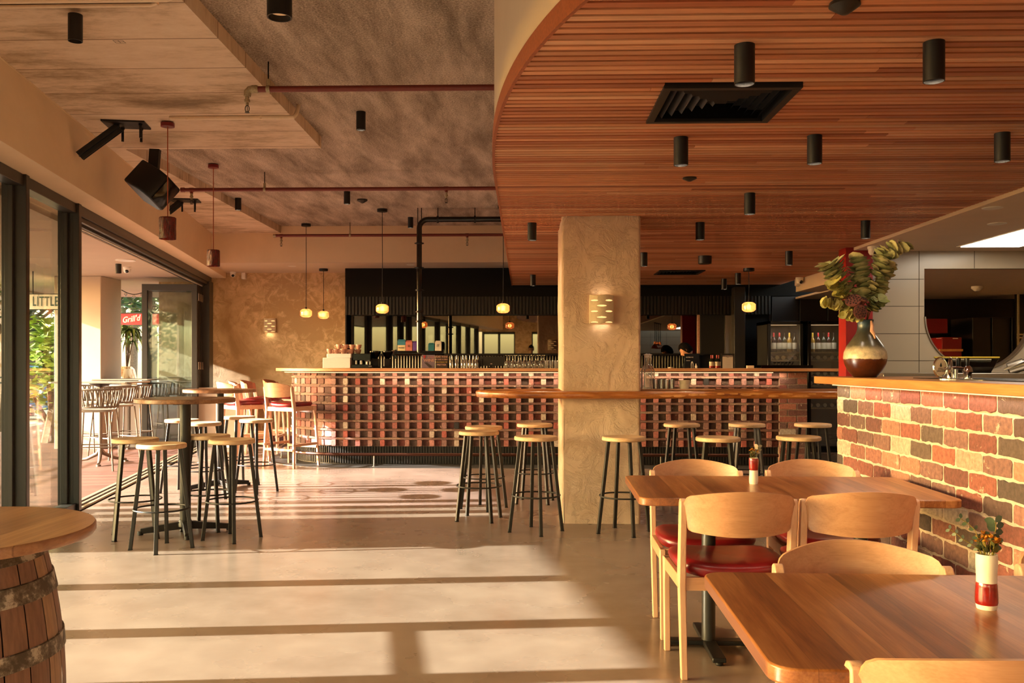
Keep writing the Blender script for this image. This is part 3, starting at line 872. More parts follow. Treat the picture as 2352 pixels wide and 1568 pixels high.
# back bar splash and ledge, mirror
bb = thing('back_bar', 'dark fluted back bar cabinet with a black ledge below the mirror', 'cabinet')
m = MB(); m.box(XB0+.03, 2.81, 14.56, 14.79, 0, 1.47); m.build('cabinet_body', 'black_matte', bb)
m = MB(); x = XB0+.03
while x < 2.8: m.lathe([(.017, .2), (.017, 1.46)], (x, 14.555, 0), 8, cap=False); x += .046
m.build('fluted_front', 'fluted_grey', bb)
m = MB(); m.box(XB0+.02, 2.82, 14.28, 14.79, 1.468, 1.492); m.build('ledge', 'black_metal', bb)
m = MB(); m.box(XB0+.06, 2.78, 14.68, 14.69, 1.5, 2.115); mir = m.build('mirror', 'mirror'); tag(mir, 'long wall mirror behind the bar reflecting windows and pendant lights', 'mirror')
m = MB(); m.box(XB0+.03, XB0+.06, 14.66, 14.7, 1.492, 2.12); m.build('frame_edge', 'charcoal_panel', mir)
m = MB(); m.box(2.78, 2.815, 14.64, 14.7, 1.492, 2.12); o = m.build('frame_edge', 'cup_pink', mir); o['label'] = 'pinkish right edge'
# live-edge leaner slab through the column
lr = thing('live_edge_bar', 'thick live-edge timber slab bar running through the plaster column', 'bar table')
from mathutils import noise as NZ
m = MB(); top = []; xs = [-.42+i*.06 for i in range(58)]
front = []; back = []
for x in xs:
    k = min(1, (x+.42)/.7); f_ = YC0-.15-.02*sin(x*2.3)+NZ.noise(Vector((x*3, 0, 0)))*.03; b_ = YC1-.1+NZ.noise(Vector((x*2, 5, 0)))*.03
    mid = (f_+b_)/2-.1; kk = sqrt(max(0, 1-(1-k)**2.2))
    front.append((x, mid+(f_-mid)*kk)); back.append((x, mid+(b_-mid)*kk))
outl = front+list(reversed(back)); n = len(outl); cy_ = sum(p[1] for p in outl)/n
vs = []
for zz, ins in ((1.042, .02), (1.055, .004), (1.085, 0), (1.1, .012), (1.102, .02)):
    for i, (x, y) in enumerate(outl):
        w = NZ.noise(Vector((x*9, zz*20, 3)))*.008; sgn = 1 if i < len(front) else -1
        vs.append((x, y+sgn*(ins+w), zz))
fs = [tuple(reversed(range(n))), tuple(range(4*n, 5*n))]
for k in range(4):
    for i in range(n): j = (i+1) % n; fs.append((k*n+i, k*n+j, (k+1)*n+j, (k+1)*n+i))
m.add(vs, fs, 0, None, True); m.build('slab', 'slab_wood', lr, angle=60)
m = MB(); m.box(2.8, 2.9, YC0+.2, YC0+.3, 0, 1.045); m.box(2.7, 3., YC0+.05, YC0+.5, 0, .01); m.build('support_leg', 'black_metal', lr)
for i in range(16):
    m = MB(); xx = XC1+.18+i*.11+br.uniform(-.03, .03)
    if xx > 2.7: break
    zz = br.choice([1.083, 1.065, 1.076]); rx = br.uniform(.025, .075); rz_ = br.uniform(.006, .012)
    P = [(xx+rx*cos(a)*(1+.2*sin(3*a+i)), zz+rz_*sin(a)) for a in [2*pi*q/14 for q in range(14)]]
    yf = YC0-.15-.02*sin(xx*2.3)+NZ.noise(Vector((xx*3, 0, 0)))*.03
    m.prism(P, yf-.004+NZ.noise(Vector((xx*9, zz*20, 3)))*.008, yf+.02, 'Y'); m.build('sapwood_patch', 'counter_wood', lr)
# ================================================================== STOOLS
def make_stool():
    t = thing('bar_stool', '', 'stool')
    m = MB(); r = .172
    prof = [(0.0001, .722), (r-.008, .722), (r, .728), (r, .748), (r-.006, .755), (r-.02, .756), (r-.06, .750), (.0001, .746)]
    m.lathe(prof, n=48, cap=False); m.build('seat', 'stool_wood', t, angle=40)
    m = MB(); m.bar((-.13, 0, .718), (.13, 0, .718), .03, .006); m.bar((0, -.13, .717), (0, .13, .717), .03, .006); m.build('seat_frame', 'graphite', t)
    for k in range(4):
        a = pi/2*k; m = MB(); m.bar((.128*cos(a), .128*sin(a), .72), (.212*cos(a), .212*sin(a), .004), .026, .026, up=(-sin(a), cos(a), 0))
        lg = m.build('leg', 'graphite', t, bevel=.003)
        m = MB(); m.box(.212*cos(a)-.014, .212*cos(a)+.014, .212*sin(a)-.014, .212*sin(a)+.014, 0, .005); m.build('foot_cap', 'black_matte', lg)
    m = MB(); rr = .19; m.tube([(rr*cos(2*pi*i/40), rr*sin(2*pi*i/40), .29) for i in range(40)], .0065, 8, closed=True); m.build('foot_ring', 'graphite', t)
    return t
def seat_at(px, py):      # a seat top seen at px,py
    v = WZ(px, py, .752); return (v.x, v.y, 0)
st = make_stool()
G1 = 'round stools around the two high round tables'; G2 = 'round stools along the live-edge bar'
spots = [
 (371, 1019, 12, 'round timber stool in front of the near high round table, frontmost of its cluster', G1),
 (311, 1007, -20, 'round timber stool nearest the black window post, left of the near round table', G1),
 (533, 1009, 22, 'round timber stool right of the near round table, closest to the sunlit floor', G1),
 (478, 999, 40, 'round timber stool right behind the near round table pole, half hidden by its right neighbour', G1),
 (467, 970, 10, 'round timber stool behind the pole of the near round table, between the two round tables', G1),
 (418, 963, 30, 'round timber stool partly behind the near table pole, in front of the folded glass door', G1),
 (549, 956, 5, 'round timber stool beyond the far round table pole, beside the backed bar stools', G1),
 (589, 963, 18, 'round timber stool rightmost of the cluster, in front of the backed bar stools', G1),
 (1231, 1002, 10, 'round timber stool at the live-edge bar just left of the plaster column, near side', G2),
 (1100, 990, 32, 'round timber stool at the left tip of the live-edge bar, near side', G2),
 (1111, 979, 12, 'round timber stool at the left tip of the live-edge bar, hidden behind the near one', G2),
 (1228, 973, 35, 'round timber stool on the far side of the live-edge bar, left of the plaster column', G2),
 (1433, 1003, 14, 'round timber stool standing alone in front of the plaster column', G2),
 (1566, 973, 20, 'round timber stool on the far side of the live-edge bar, right next to the column', G2),
 (1649, 1004, 30, 'near-side round stool at the live-edge bar, behind the small red and white vase', G2),
 (1716, 973, 40, 'round timber stool on the far side of the live-edge bar, middle of the three there', G2),
 (1834, 1002, 15, 'round timber stool on the near side of the live-edge bar, nearest the brick counter', G2),
 (1867, 973, 5, 'round timber stool on the far side of the live-edge bar, nearest the wine fridges', G2)]
for i, (px, py, a, lab, g) in enumerate(spots):
    o = st if i == 0 else dup(st, (0, 0, 0), 0, lab)
    o.location = seat_at(px, py); o.rotation_euler = (0, 0, radians(a)); o['label'] = lab; o['group'] = g
# ================================================================== HIGH ROUND TABLES
def make_round():
    t = thing('round_table', '', 'table'); m = MB(); r = .38
    m.lathe([(.0001, 1.022), (r-.004, 1.022), (r, 1.026), (r, 1.052), (r-.004, 1.056), (.0001, 1.056)], n=64, cap=False); m.build('tabletop', 'round_wood', t, angle=40)
    m = MB(); m.lathe([(.042, .05), (.042, 1.012)], n=28); m.lathe([(.06, .05), (.06, .075), (.044, .1)], n=28); m.build('pole', 'graphite', t)
    m = MB(); m.box(-.13, .13, -.13, .13, 1.012, 1.022); m.bar((-.2, 0, 1.016), (.2, 0, 1.016), .04, .01); m.bar((0, -.2, 1.016), (0, .2, 1.016), .04, .01); m.build('mount_plate', 'black_metal', t)
    for k in range(4):
        a = pi/2*k+.4; m = MB(); c, s_ = cos(a), sin(a)
        m.bar((.03*c, .03*s_, .06), (.33*c, .33*s_, .03), .05, .06, w2=.034); m.lathe([(.022, 0), (.022, .03)], (.33*c, .33*s_, 0), 14)
        m.build('foot', 'graphite', t, bevel=.004)
    return t
rt = make_round(); v = WZ(425.7, 914, 1.056); rt.location = (v.x, v.y, 0)
rt['label'] = 'nearer high round timber table on a dark pole, in front of the folded glass door'; rt['group'] = 'high round tables'
v = WZ(505, 893.5, 1.056); dup(rt, (v.x, v.y, 0), radians(20), 'high round timber table on a dark pole, the farther one beside the textured wall')
# ================================================================== WOODEN CHAIRS
def make_chair(name, cat, sh, bt, footrest=False):
    """faces +Y; sh seat height, bt top of backrest"""
    t = thing(name, '', cat)
    sp = .022 if not footrest else .05
    zp = bt-.045                         # top of posts
    for sx in (-1, 1):
        # rear leg / back post: outline in the YZ plane
        m = MB(); x0, x1 = sx*.214, sx*.242
        yb = -.20-(.03 if footrest else 0)
        P = [(yb, 0), (yb+.03, 0), (-.158, sh-.09), (-.158, sh-.02), (-.20, zp-.02), (-.212, zp-.004), (-.228, zp), (-.243, zp-.008), (-.246, zp-.03), (-.206, sh-.06), (-.206, sh-.1)]
        vs = []; n = len(P)
        off = sp*sx if footrest else 0
        for xx in (min(x0, x1), max(x0, x1)):
            for (y, z) in P:
                k = 1-min(1, z/sh); vs.append((xx+off*k*.6-sx*(0 if footrest else .012)*k, y, z))
        m.add(vs, [tuple(reversed(range(n))), tuple(range(n, 2*n))]+[(i, (i+1) % n, n+(i+1) % n, n+i) for i in range(n)])
        lg = m.build('leg', 'beech', t, bevel=.004)
        k = MB(); fx = sx*.228+(off*.6 if footrest else -sx*.012); k.box(fx-.011, fx+.011, yb+.003, yb+.027, -.004+.004, .004); k.build('glide', 'black_matte', lg)
        # front leg
        m = MB(); yf = .19+(.05 if footrest else 0)
        P = [(yf, 0), (yf+.026, 0), (.225, sh-.05), (.225, sh-.02), (.175, sh-.02), (.172, sh-.05), (.188+(.01 if footrest else 0), sh-.14)]
        vs = []; n = len(P)
        for xx in (min(x0, x1)-.0, max(x0, x1)-.0):
            for (y, z) in P:
                k = 1-min(1, z/sh); vs.append((xx+off*k*.6-sx*(0 if footrest else .005)*k, y, z))
        m.add(vs, [tuple(reversed(range(n))), tuple(range(n, 2*n))]+[(i, (i+1) % n, n+(i+1) % n, n+i) for i in range(n)])
        m.build('leg', 'beech', t, bevel=.004)
    m = MB()
    for sx in (-1, 1): m.box(sx*.228-.012, sx*.228+.012, -.18, .2, sh-.075, sh-.02)
    m.box(-.22, .22, -.2, -.176, sh-.08, sh-.025); m.box(-.22, .22, .19, .214, sh-.075, sh-.02)
    m.build('seat_frame', 'beech_flat', t, bevel=.003)
    if footrest:
        m = MB(); z = .27
        m.bar((-.25, -.225, z+.02), (-.25, .225, z+.02), .022, .034); m.bar((.25, -.225, z+.02), (.25, .225, z+.02), .022, .034)
        m.bar((-.25, .225, z-.02), (.25, .225, z-.02), .024, .036); m.bar((-.25, -.22, z-.04), (.25, -.22, z-.04), .022, .034)
        m.build('footrest', 'beech_flat', t, bevel=.003)
    # seat pad: puffed, rounded
    m = MB()
    def fn(u, v):
        a = 2*pi*u
        ca, sa = cos(a), sin(a); e = .55
        rx = abs(ca)**e*(1 if ca > 0 else -1); ry = abs(sa)**e*(1 if sa > 0 else -1)
        lev = [(0.0, .047), (.35, .05), (.7, .051), (.9, .046), (.98, .034), (1.0, .018), (.975, .003), (.93, -.012)]
        f = v*7; i = min(6, int(f)); w = f-i; q = lev[i][0]*(1-w)+lev[i+1][0]*w; z = lev[i][1]*(1-w)+lev[i+1][1]*w
        wx = .238 if ry > 0 else .238-.012*(-ry)
        return (rx*wx*q, .012+ry*.228*q, sh-.02+z+.006*(abs(rx)*q)**2*3)
    m.grid(fn, 48, 14, cu=True); m.build('seat', 'red_leather', t, angle=80)
    # curved plywood backrest
    m = MB(); h = .012; b = .105
    def sh_(u, v, side):
        s_ = (u-.5)*2; zt = bt-.036+.036*(1-s_*s_); zb = bt-.178-.012*(1-s_*s_)
        # rounded corners
        k = max(0, (abs(s_)-.9)/.1); zt -= .03*k*k; zb += .022*k*k
        z = zb+(zt-zb)*v; lean = (z-bt+.16)*.17
        wx = .224+(.012*(v-.5))
        y = -.222-b*(1-abs(s_)**2.1)-lean; nx = s_*.9*b/.22*1.9
        L = sqrt(1+nx*nx); return (s_*wx-side*h/2*(-nx/L)*-1*0+side*h/2*(nx/L)*-1*0, y+side*h/2, z)
    nu, nv = 36, 10
    front = [sh_(u/nu, v/nv, 1) for v in range(nv+1) for u in range(nu+1)]; rear = [sh_(u/nu, v/nv, -1) for v in range(nv+1) for u in range(nu+1)]
    w_ = nu+1; N = len(front); fs = []
    for v in range(nv):
        for u in range(nu):
            a = v*w_+u; fs.append((a, a+1, a+w_+1, a+w_)); fs.append((N+a+w_, N+a+w_+1, N+a+1, N+a))
    for u in range(nu): fs.append((u, N+u, N+u+1, u+1)); a = nv*w_+u; fs.append((a, a+1, N+a+1, N+a))
    for v in range(nv): a = v*w_; fs.append((a, a+w_, N+a+w_, N+a)); a = v*w_+nu; fs.append((a, N+a, N+a+w_, a+w_))
    m.add(front+rear, fs, 0, None, True); m.build('backrest', 'beech_flat', t, angle=50)
    return t
dc = make_chair('dining_chair', 'chair', .455, .81)
def chair_at(px, d, rz): v = W(px, 837, d); return (v.x, v.y, 0), radians(rz)
RT = 1.6
TR = -radians(RT)
GC = 'beech dining chairs around the two dining tables'
# tables -------------------------------------------------------------
def make_table(w, dp):
    t = thing('dining_table', '', 'table'); m = MB()
    P = rrect(0, w, -dp, 0, .055, 8); m.prism(P, .716, .75, 'Z'); m.build('tabletop', 'table_wood', t, bevel=.005, seg=3)
    for x in (.36, w-.3):
        m = MB(); m.lathe([(.032, .03), (.032, .70)], (x, -dp*.5, 0), 28); m.build('pole', 'graphite', t)
        m = MB(); m.box(x-.14, x+.14, -dp*.5-.22, -dp*.5+.22, .70, .716); m.build('mount_plate', 'black_metal', t)
        m = MB()
        m.bar((x, -dp*.5-.28, .022), (x, -dp*.5+.28, .022), .06, .022); m.bar((x-.2, -dp*.5, .022), (x+.2, -dp*.5, .022), .06, .022)
        for dx, dy in ((0, -.27), (0, .27), (-.19, 0), (.19, 0)): m.lathe([(.018, 0), (.018, .014)], (x+dx, -dp*.5+dy, 0), 12)
        m.build('foot', 'black_metal', t, bevel=.004)
    return t
v = WZ(1434, 1091, .75)
T1 = make_table(1.36, .8); T1.location = (v.x, v.y-.0, 0); T1.rotation_euler = (0, 0, TR)
T1['label'] = 'timber dining table farther from the camera, beside the brick counter, with the red-over-white vase'; T1['group'] = 'dining tables'
v2 = WZ(1611, 1312, .75)
T2 = dup(T1, (v2.x, v2.y, 0), TR, 'timber dining table in the right foreground carrying the white-over-red vase')
# chairs: near side of far table
CL = [
 (1667, 3.98, 2, 'beech dining chair with visible red seat, near side of the far table'),
 (1931, 3.98, 1, 'beech dining chair close to the brick counter, near side of the far table'),
 (1615, 4.54, 180, 'beech dining chair facing the camera behind the far table, left one'),
 (1893, 4.54, 179, 'beech dining chair facing the camera behind the far table, right one'),
 (2046, 2.29, 179, 'beech dining chair whose arched back rises just behind the foreground table edge'),
 (2667, 2.29, 180, 'beech dining chair cut off by the right edge, behind the white-over-red vase'),
 (2122, 1.92, 2, 'beech dining chair whose back alone shows at the bottom right, before the foreground table')]
for i, (px, d, rz, lab) in enumerate(CL):
    loc, r = chair_at(px, d, rz)
    if i == 0: o = dc; o.location = loc; o.rotation_euler = (0, 0, r+TR)
    else: o = dup(dc, loc, r+TR, lab)
    o['label'] = lab; o['group'] = GC
# bar chairs
bc_ = make_chair('backed_bar_stool', 'bar stool', .80, 1.09, True)
BL = [
 ((-3.05, 11.72), -28, 'beech bar stool with backrest and red seat, frontmost at the curved brick bar end'),
 ((-3.80, 12.15), -48, 'beech bar stool with backrest, leftmost of the five at the curved bar end'),
 ((-3.86, 12.85), -75, 'beech bar stool with backrest at the curved bar end, second from the left'),
 ((-3.90, 13.5), -88, 'beech bar stool with backrest, third from the left, half hidden behind the front one'),
 ((-3.80, 14.3), -95, 'beech bar stool with backrest tucked deepest behind the bar end')]
for i, (p, rz, lab) in enumerate(BL):
    o = bc_ if i == 0 else dup(bc_, (0, 0, 0), 0, lab)
    o.location = (p[0], p[1], 0); o.rotation_euler = (0, 0, radians(rz)); o['label'] = lab; o['group'] = 'backed bar stools at the curved end of the brick bar'
# ================================================================== BARREL TABLE
bt = thing('barrel_table', 'round timber tabletop resting on an old wine barrel with rusty hoops, bottom left corner', 'table', (-1.48*cos(TH)-2.36*sin(TH), -1.48*sin(TH)+2.36*cos(TH), 0))
m = MB(); r = .39
m.lathe([(.0001, .862), (r-.004, .862), (r, .867), (r, .885), (r-.004, .89), (.0001, .89)], n=72, cap=False); m.build('tabletop', 'round_wood', bt, angle=40)
def brad(z): k = (z-.43)/.43; return .315-.058*k*k
m = MB(); ns = 26
for i in range(ns):
    a0, a1 = 2*pi*i/ns+.006, 2*pi*(i+1)/ns-.006; c = srgb(br.choice(['#8f6f50', '#84624a', '#9a7855', '#7a5840', '#a3835f', '#6f4d38']))
    def fn(u, v, a0=a0, a1=a1):
        z = v*.86; a = a0+(a1-a0)*u; rr = brad(z)+(-.002 if u in (0, 1) else 0); return (rr*cos(a), rr*sin(a), z)
    m.grid(fn, 3, 16, 0, c)
m.lathe([(.3, .0), (.3, .01), (.245, .862)], n=30, col=srgb('#2a1608'), cap=False)
m.build('barrel_body', 'stave', bt, recalc=False, angle=60)
for za, zb in ((.0, .05), (.13, .17), (.27, .31), (.56, .605), (.715, .765), (.815, .86)):
    m = MB(); m.lathe([(brad(za)+.0, za), (brad(za)+.004, za+.002), (brad(zb)+.004, zb-.002), (brad(zb), zb)], n=60, cap=False); m.build('hoop', 'hoop_metal', bt)
# ================================================================== VASES
def leafmesh(m, c, d, up, L, Wd, col, cup=.2, fold=0.):
    """oval leaf from base point c along d"""
    d = Vector(d).normalized(); x = d.cross(Vector(up)).normalized(); n = x.cross(d).normalized(); c = Vector(c)
    P = [(0, 0), (.22, .42), (.5, .56), (.78, .4), (1, 0)]
    vs = []
    for a, w in P:
        lift = cup*L*(4*a*(1-a))*-.35
        vs.append(c+d*(a*L)+n*lift)
        if w: vs.append(c+d*(a*L)+x*(w*Wd)+n*(lift+cup*w*Wd)); vs.append(c+d*(a*L)-x*(w*Wd)+n*(lift+cup*w*Wd))
    # idx: 0 ;1,2,3;4,5,6;7,8,9;10
    fs = [(0, 1, 2), (0, 3, 1), (1, 4, 5, 2), (1, 3, 6, 4), (4, 7, 8, 5), (4, 6, 9, 7), (7, 10, 8), (7, 9, 10)]
    m.add(vs, fs, 0, col, True)
vr = random.Random(5)
vd = 5.32
vb = W(1987, 837, vd); vz = 1.246
bv = thing('big_vase', 'large bellied vase glazed dark, cream and brown standing on the brick counter', 'vase', (vb.x, vb.y, vz)); bv.scale = (.94, .94, 1)
prof = [(.0001, 0), (.066, 0), (.075, .008), (.1, .035), (.122, .075), (.13, .112), (.126, .145), (.108, .185), (.08, .222), (.056, .255), (.046, .285), (.046, .315), (.051, .335), (.046, .338), (.04, .315), (.038, .28)]
m = MB(); m.lathe(prof, n=64, cap=False); m.build('vase_body', 'vase_glaze', bv, angle=60)
m = MB(); m.tube([(.02, -.047, .33), (.024, -.052, .30), (.02, -.058, .27), (.03, -.066, .25), (.032, -.078, .225)], [.006, .011, .013, .009, .005], 8); m.build('drip_ornament', 'cup_pink', bv)
# eucalyptus branches: targets in the image turned into points at the vase's distance
def bp(px, py, dd=0.): return W(px, py, vd+dd)-Vector((vb.x, vb.y, vz))
greens = ['#a5a678', '#b0b084', '#959b70', '#bcb98c', '#858f64', '#c4bd92']
ylw = ['#a39a52', '#b3a95c', '#938d4a', '#c0b46e']
branches = [
 ([(1990, 735), (2000, 680), (2020, 625), (2035, 585), (2075, 562)], -.02, .075, greens, 15, 'euc'),
 ([(1990, 735), (2003, 690), (2024, 650), (2040, 610)], .04, .07, greens, 11, 'euc'),
 ([(1988, 735), (1978, 690), (1975, 640), (1972, 600)], .0, .085, greens, 11, 'euc'),
 ([(1985, 735), (1955, 690), (1925, 640), (1900, 606)], .0, .09, greens, 11, 'euc'),
 ([(1985, 735), (1950, 700), (1922, 665), (1912, 650)], -.05, .06, ylw, 10, 'hyd'),
 ([(1984, 735), (1950, 712), (1920, 700), (1893, 695)], -.05, .055, ylw, 9, 'euc'),
 ([(1990, 735), (2000, 715), (2010, 700), (2020, 690)], -.07, .06, ['#8f9565', '#9aa06c', '#7f8757'], 6, 'euc'),
 ([(1988, 735), (1975, 725), (1955, 728), (1945, 722)], -.06, .05, ylw, 5, 'euc')]
m = MB(); ms = MB()
for pts, dd, L, cols, n, kind in branches:
    V = [bp(x, y, dd*(i/(len(pts)-1))) for i, (x, y) in enumerate(pts)]; V[0] = Vector((V[0].x*.3, 0, .3))
    ms.tube(V, .0025, 6)
    for i in range(n):
        f = (.25+.75*(i+1)/n)*(len(V)-1); k = min(len(V)-2, int(f)); c = V[k].lerp(V[k+1], f-k); ax = (V[k+1]-V[k]).normalized()
        for q in range(5):
            a = vr.uniform(0, 2*pi); side = Vector((cos(a), sin(a)*.8, .15*sin(a*2))); side = (side-ax*side.dot(ax)*.6).normalized()
            d_ = (side+ax*vr.uniform(.1, .6)).normalized(); lc = srgb(vr.choice(cols)); kk = vr.uniform(.8, 1.15)
            leafmesh(m, c, d_, ax, L*vr.uniform(.75, 1.2), L*1.05*vr.uniform(.75, 1.05), tuple(v*kk for v in lc[:3])+(1,), .28)
m.build('leaves', 'leaf', bv, recalc=False, angle=80); ms.build('stem', 'stem_brown', bv)
for px, py, dd, rx, rz_, r in ((1958, 690, -.09, .7, -.5, .05), (1982, 688, -.1, .4, .2, .03), (1975, 716, -.13, 1.5, .1, .042)):
    m = MB(); T_ = Matrix.Translation(bp(px, py, dd)) @ Euler((rx, rz_, 0)).to_matrix().to_4x4()
    m.lathe([(.004, -.05), (.012, -.035), (r*.7, -.012), (r, .0), (r*.96, .006), (.0001, .01)], n=24, T=T_, cap=False)
    o = m.build('seed_pod', 'seedpod', bv)
    m = MB()
    for q in range(19):
        a = q*2.4; rr = r*.82*sqrt((q+.5)/19); m.lathe([(r*.1, 0), (r*.1, .004)], (0, 0, 0), 8, T=T_ @ Matrix.Translation((rr*cos(a), rr*sin(a), .0085-.003*(rr/r))))
    m.build('seed_holes', 'seedpod_dark', o)
# small vases
def small_vase(loc, h, r, mats, zsplit, lab, top_white):
    t = thing('small_vase', lab, 'vase', loc, group='small red and white vases on the dining tables')
    def rad(z): return r*(1+.04*sin(z/h*9)) 
    m = MB(); Z = [h*i/12 for i in range(13)]
    m.lathe([(.0001, 0), (r*.92, 0)]+[(rad(z), z) for z in Z[0:] if z > .004]+[(r*.86, h), (r*.86, h*.7)], n=36, cap=False)
    m.build('vase_body', 'white_ceramic', t, angle=60)
    a, b = zsplit; m = MB(); Z = [a+(b-a)*i/10 for i in range(11)]
    m.lathe([(rad(a)-.001, a)]+[(rad(z)+.0012-(.0012 if i in (0, 10) else 0), z) for i, z in enumerate(Z)], n=36, cap=False)
    m.build('glaze_band', 'red_glaze', t, angle=60)
    return t
z2 = WZ(2266, 1397, .75)
SV2 = small_vase((z2.x, z2.y, .75), .128, .0228, 0, (.011, .062), 'small bud vase, white above and red glazed below, on the foreground dining table', True)
z1 = WZ(1731, 1111, .75)
SV1 = small_vase((z1.x, z1.y, .75), .124, .0205, 0, (.066, .1235), 'small bud vase, red glazed above and white below, on the far dining table', False)
def posy(t, h, n_fl, sc_, leaf_spots):
    m = MB(); f = MB(); lv = MB()
    for i in range(n_fl):
        a = vr.uniform(0, 2*pi); rr = vr.uniform(0, .024)*sc_; x, y = rr*cos(a), rr*sin(a); zt = h+vr.uniform(.028, .045)*sc_
        m.tube([(x*.5, y*.5, h*.5), (x*.6, y*.6, h), (x, y, zt)], .0011, 5)
        for q in range(10):
            b = vr.uniform(0, 2*pi); e = vr.uniform(-.6, 1.2); c = srgb(vr.choice(['#c87a14', '#a8600e', '#e09a22', '#7a4a10']))
            leafmesh(f, (x, y, zt-.004), (cos(b)*cos(e), sin(b)*cos(e), sin(e)), (0, 0, 1), .009*sc_, .006*sc_, c, .3)
        for q in range(4):
            b = vr.uniform(0, 2*pi); zz = h+vr.uniform(.0, .02); c = srgb(vr.choice(['#4c4a1c', '#6a5a1e', '#3c3e1a']))
            leafmesh(lv, (x*.8, y*.8, zz), (cos(b)*.5, sin(b)*.5, .9), (0, 0, 1), .016*sc_, .007*sc_, c, .2)
    for pts, cols, L in leaf_spots:
        V = [Vector(p) for p in pts]; m.tube(V, .0009, 5)
        for i in range(1, len(V)):
            for sg in (-1, 1):
                ax = (V[i]-V[i-1]).normalized(); sd = Vector((ax.z, .35*sg, -ax.x)).normalized()*sg
                c = srgb(vr.choice(cols)); leafmesh(lv, V[i], (sd+ax*.35), (0, -1, 0) if sg > 0 else (0, -1, .1), L, L*.62, c, .1)
    m.build('stem', 'gold_brown', t); f.build('flowers', 'leaf', t, recalc=False); lv.build('leaves', 'leaf', t, recalc=False)
gg = ['#46563c', '#54654a', '#3d4c38']
posy(SV2, .128, 11, 1.15, [([(0, 0, .12), (.012, 0, .165), (.02, .0, .18), (.022, 0, .192), (.02, 0, .203)], gg, .024),
     ([(0, 0, .12), (-.02, 0, .165), (-.028, 0, .185), (-.045, 0, .2), (-.06, 0, .21)], gg, .013),
     ([(0, 0, .12), (-.02, 0, .14), (-.035, 0, .15), (-.055, 0, .162), (-.07, 0, .175), (-.085, .0, .185)], ['#7c8a74', '#8d9a84'], .011),
     ([(0, 0, .12), (.015, -.01, .145), (.02, -.01, .16)], gg, .018)])
posy(SV1, .124, 6, 1.0, [([(0, 0, .12), (.012, 0, .15), (.02, 0, .165), (.022, 0, .178)], ['#a8a088', '#c4b49a', '#8d8a70'], .022)])
# ================================================================== CEILING FITTINGS
def make_down(name='ceiling_downlight', r=.039, L=.15):
    t = thing(name, '', 'downlight')
    m = MB(); m.lathe([(r, 0), (r, -L), (r*.9, -L), (r*.84, -L+.035)], n=28, cap=False); m.lathe([(.0001, -.001), (r, -.001)], n=28, cap=False); m.build('housing', 'black_metal', t, angle=40)
    m = MB(); m.lathe([(.0001, -L+.034), (r*.85, -L+.034)], n=24, cap=False); m.build('lens', 'downlight_lens', t)
    return t
dl = make_down()
GD = 'black cylinder downlights on the slatted timber ceiling'; GF = 'black cylinder downlights on the concrete and felt ceiling'
def onc(px, py, z): v = W(px, py, F*(z-HC)/(PY-py)); return (v.x, v.y, z)
DL = [(1710, 104, ZT, 'black cylinder downlight over the big square ceiling vent', GD), (2145, 97, ZT, 'black cylinder downlight at the top right of the timber ceiling', GD),
 (1564, 316, ZT, 'black cylinder downlight just below the square vent, left of its pair', GD), (1871, 312, ZT, 'black cylinder downlight right of the square vent, middle row', GD),
 (2302, 306, ZT, 'black cylinder downlight near the right edge of the photo', GD), (1722, 444, ZT, 'black cylinder downlight midway between the vent and the plaster column top', GD),
 (1608, 511, ZT, 'black cylinder downlight right of the plaster column head', GD), (1988, 507, ZT, 'black cylinder downlight above the eucalyptus vase', GD),
 (1222, 512, ZT, 'black cylinder downlight left of the plaster column head', GD), (1479, 580, ZT, 'black cylinder downlight touching the right edge of the column', GD),
 (1812, 577, ZT, 'black cylinder downlight above the wine fridges', GD), (1224, 631, ZT, 'black cylinder downlight at the far tip of the timber ceiling, left of the column', GD),
 (1695, 627, ZT, 'black cylinder downlight far back beside the lit pendant over the bar', GD), (1663, 640, ZT, 'farthest small black cylinder downlight, left of the grey door post', GD),
 (829, 257, ZF, 'black cylinder downlight in the middle of the felt ceiling', GF), (547, 455, ZF, 'black cylinder downlight by the edge of the far concrete band', GF),
 (797, 440, ZF, 'black cylinder downlight under the second red sprinkler pipe', GF), (943, 499, ZF, 'black cylinder downlight beside the black pipe elbow', GF),
 (173, 34, ZS-.03, 'black cylinder downlight on the concrete slab at the top left, fed by a white conduit', GF)]
for i, (px, py, z, lab, g) in enumerate(DL):
    loc = onc(px, py, z)
    if i == 0: o = dl; o.location = loc
    else: o = dup(dl, loc, 0, lab)
    o['label'] = lab; o['group'] = g
big = make_down('ceiling_downlight', .068, .2); big.location = W(642, -40, 4.98); big.location.z = ZF; big['label'] = 'large black cylinder downlight cut off by the top of the photo'; big['group'] = GF
drum = thing('ceiling_speaker', 'short black drum fitting on the timber ceiling between the far downlights', 'ceiling fitting', onc(1619, 588, ZT))
m = MB(); m.lathe([(.075, 0), (.075, -.085), (.06, -.09), (.0001, -.088)], n=28, cap=False); m.build('housing', 'black_metal', drum)
d2 = thing('smoke_detector', 'dark smoke detector on the timber ceiling at the top edge of the photo', 'smoke detector', onc(1940, 6, ZT))
m = MB(); m.lathe([(.05, 0), (.052, -.012), (.03, -.028), (.012, -.04), (.0001, -.041)], n=28, cap=False); m.build('housing', 'graphite', d2)
o = dup(d2, onc(1584, 408, ZT), 0, 'dark smoke detector on the timber ceiling below the square vent', None, (.9, .9, .6))
o = dup(d2, onc(832, 458, ZF), 0, 'small dark camera dome on the felt ceiling near the second sprinkler pipe', None, (1.3, 1.3, 1.2))
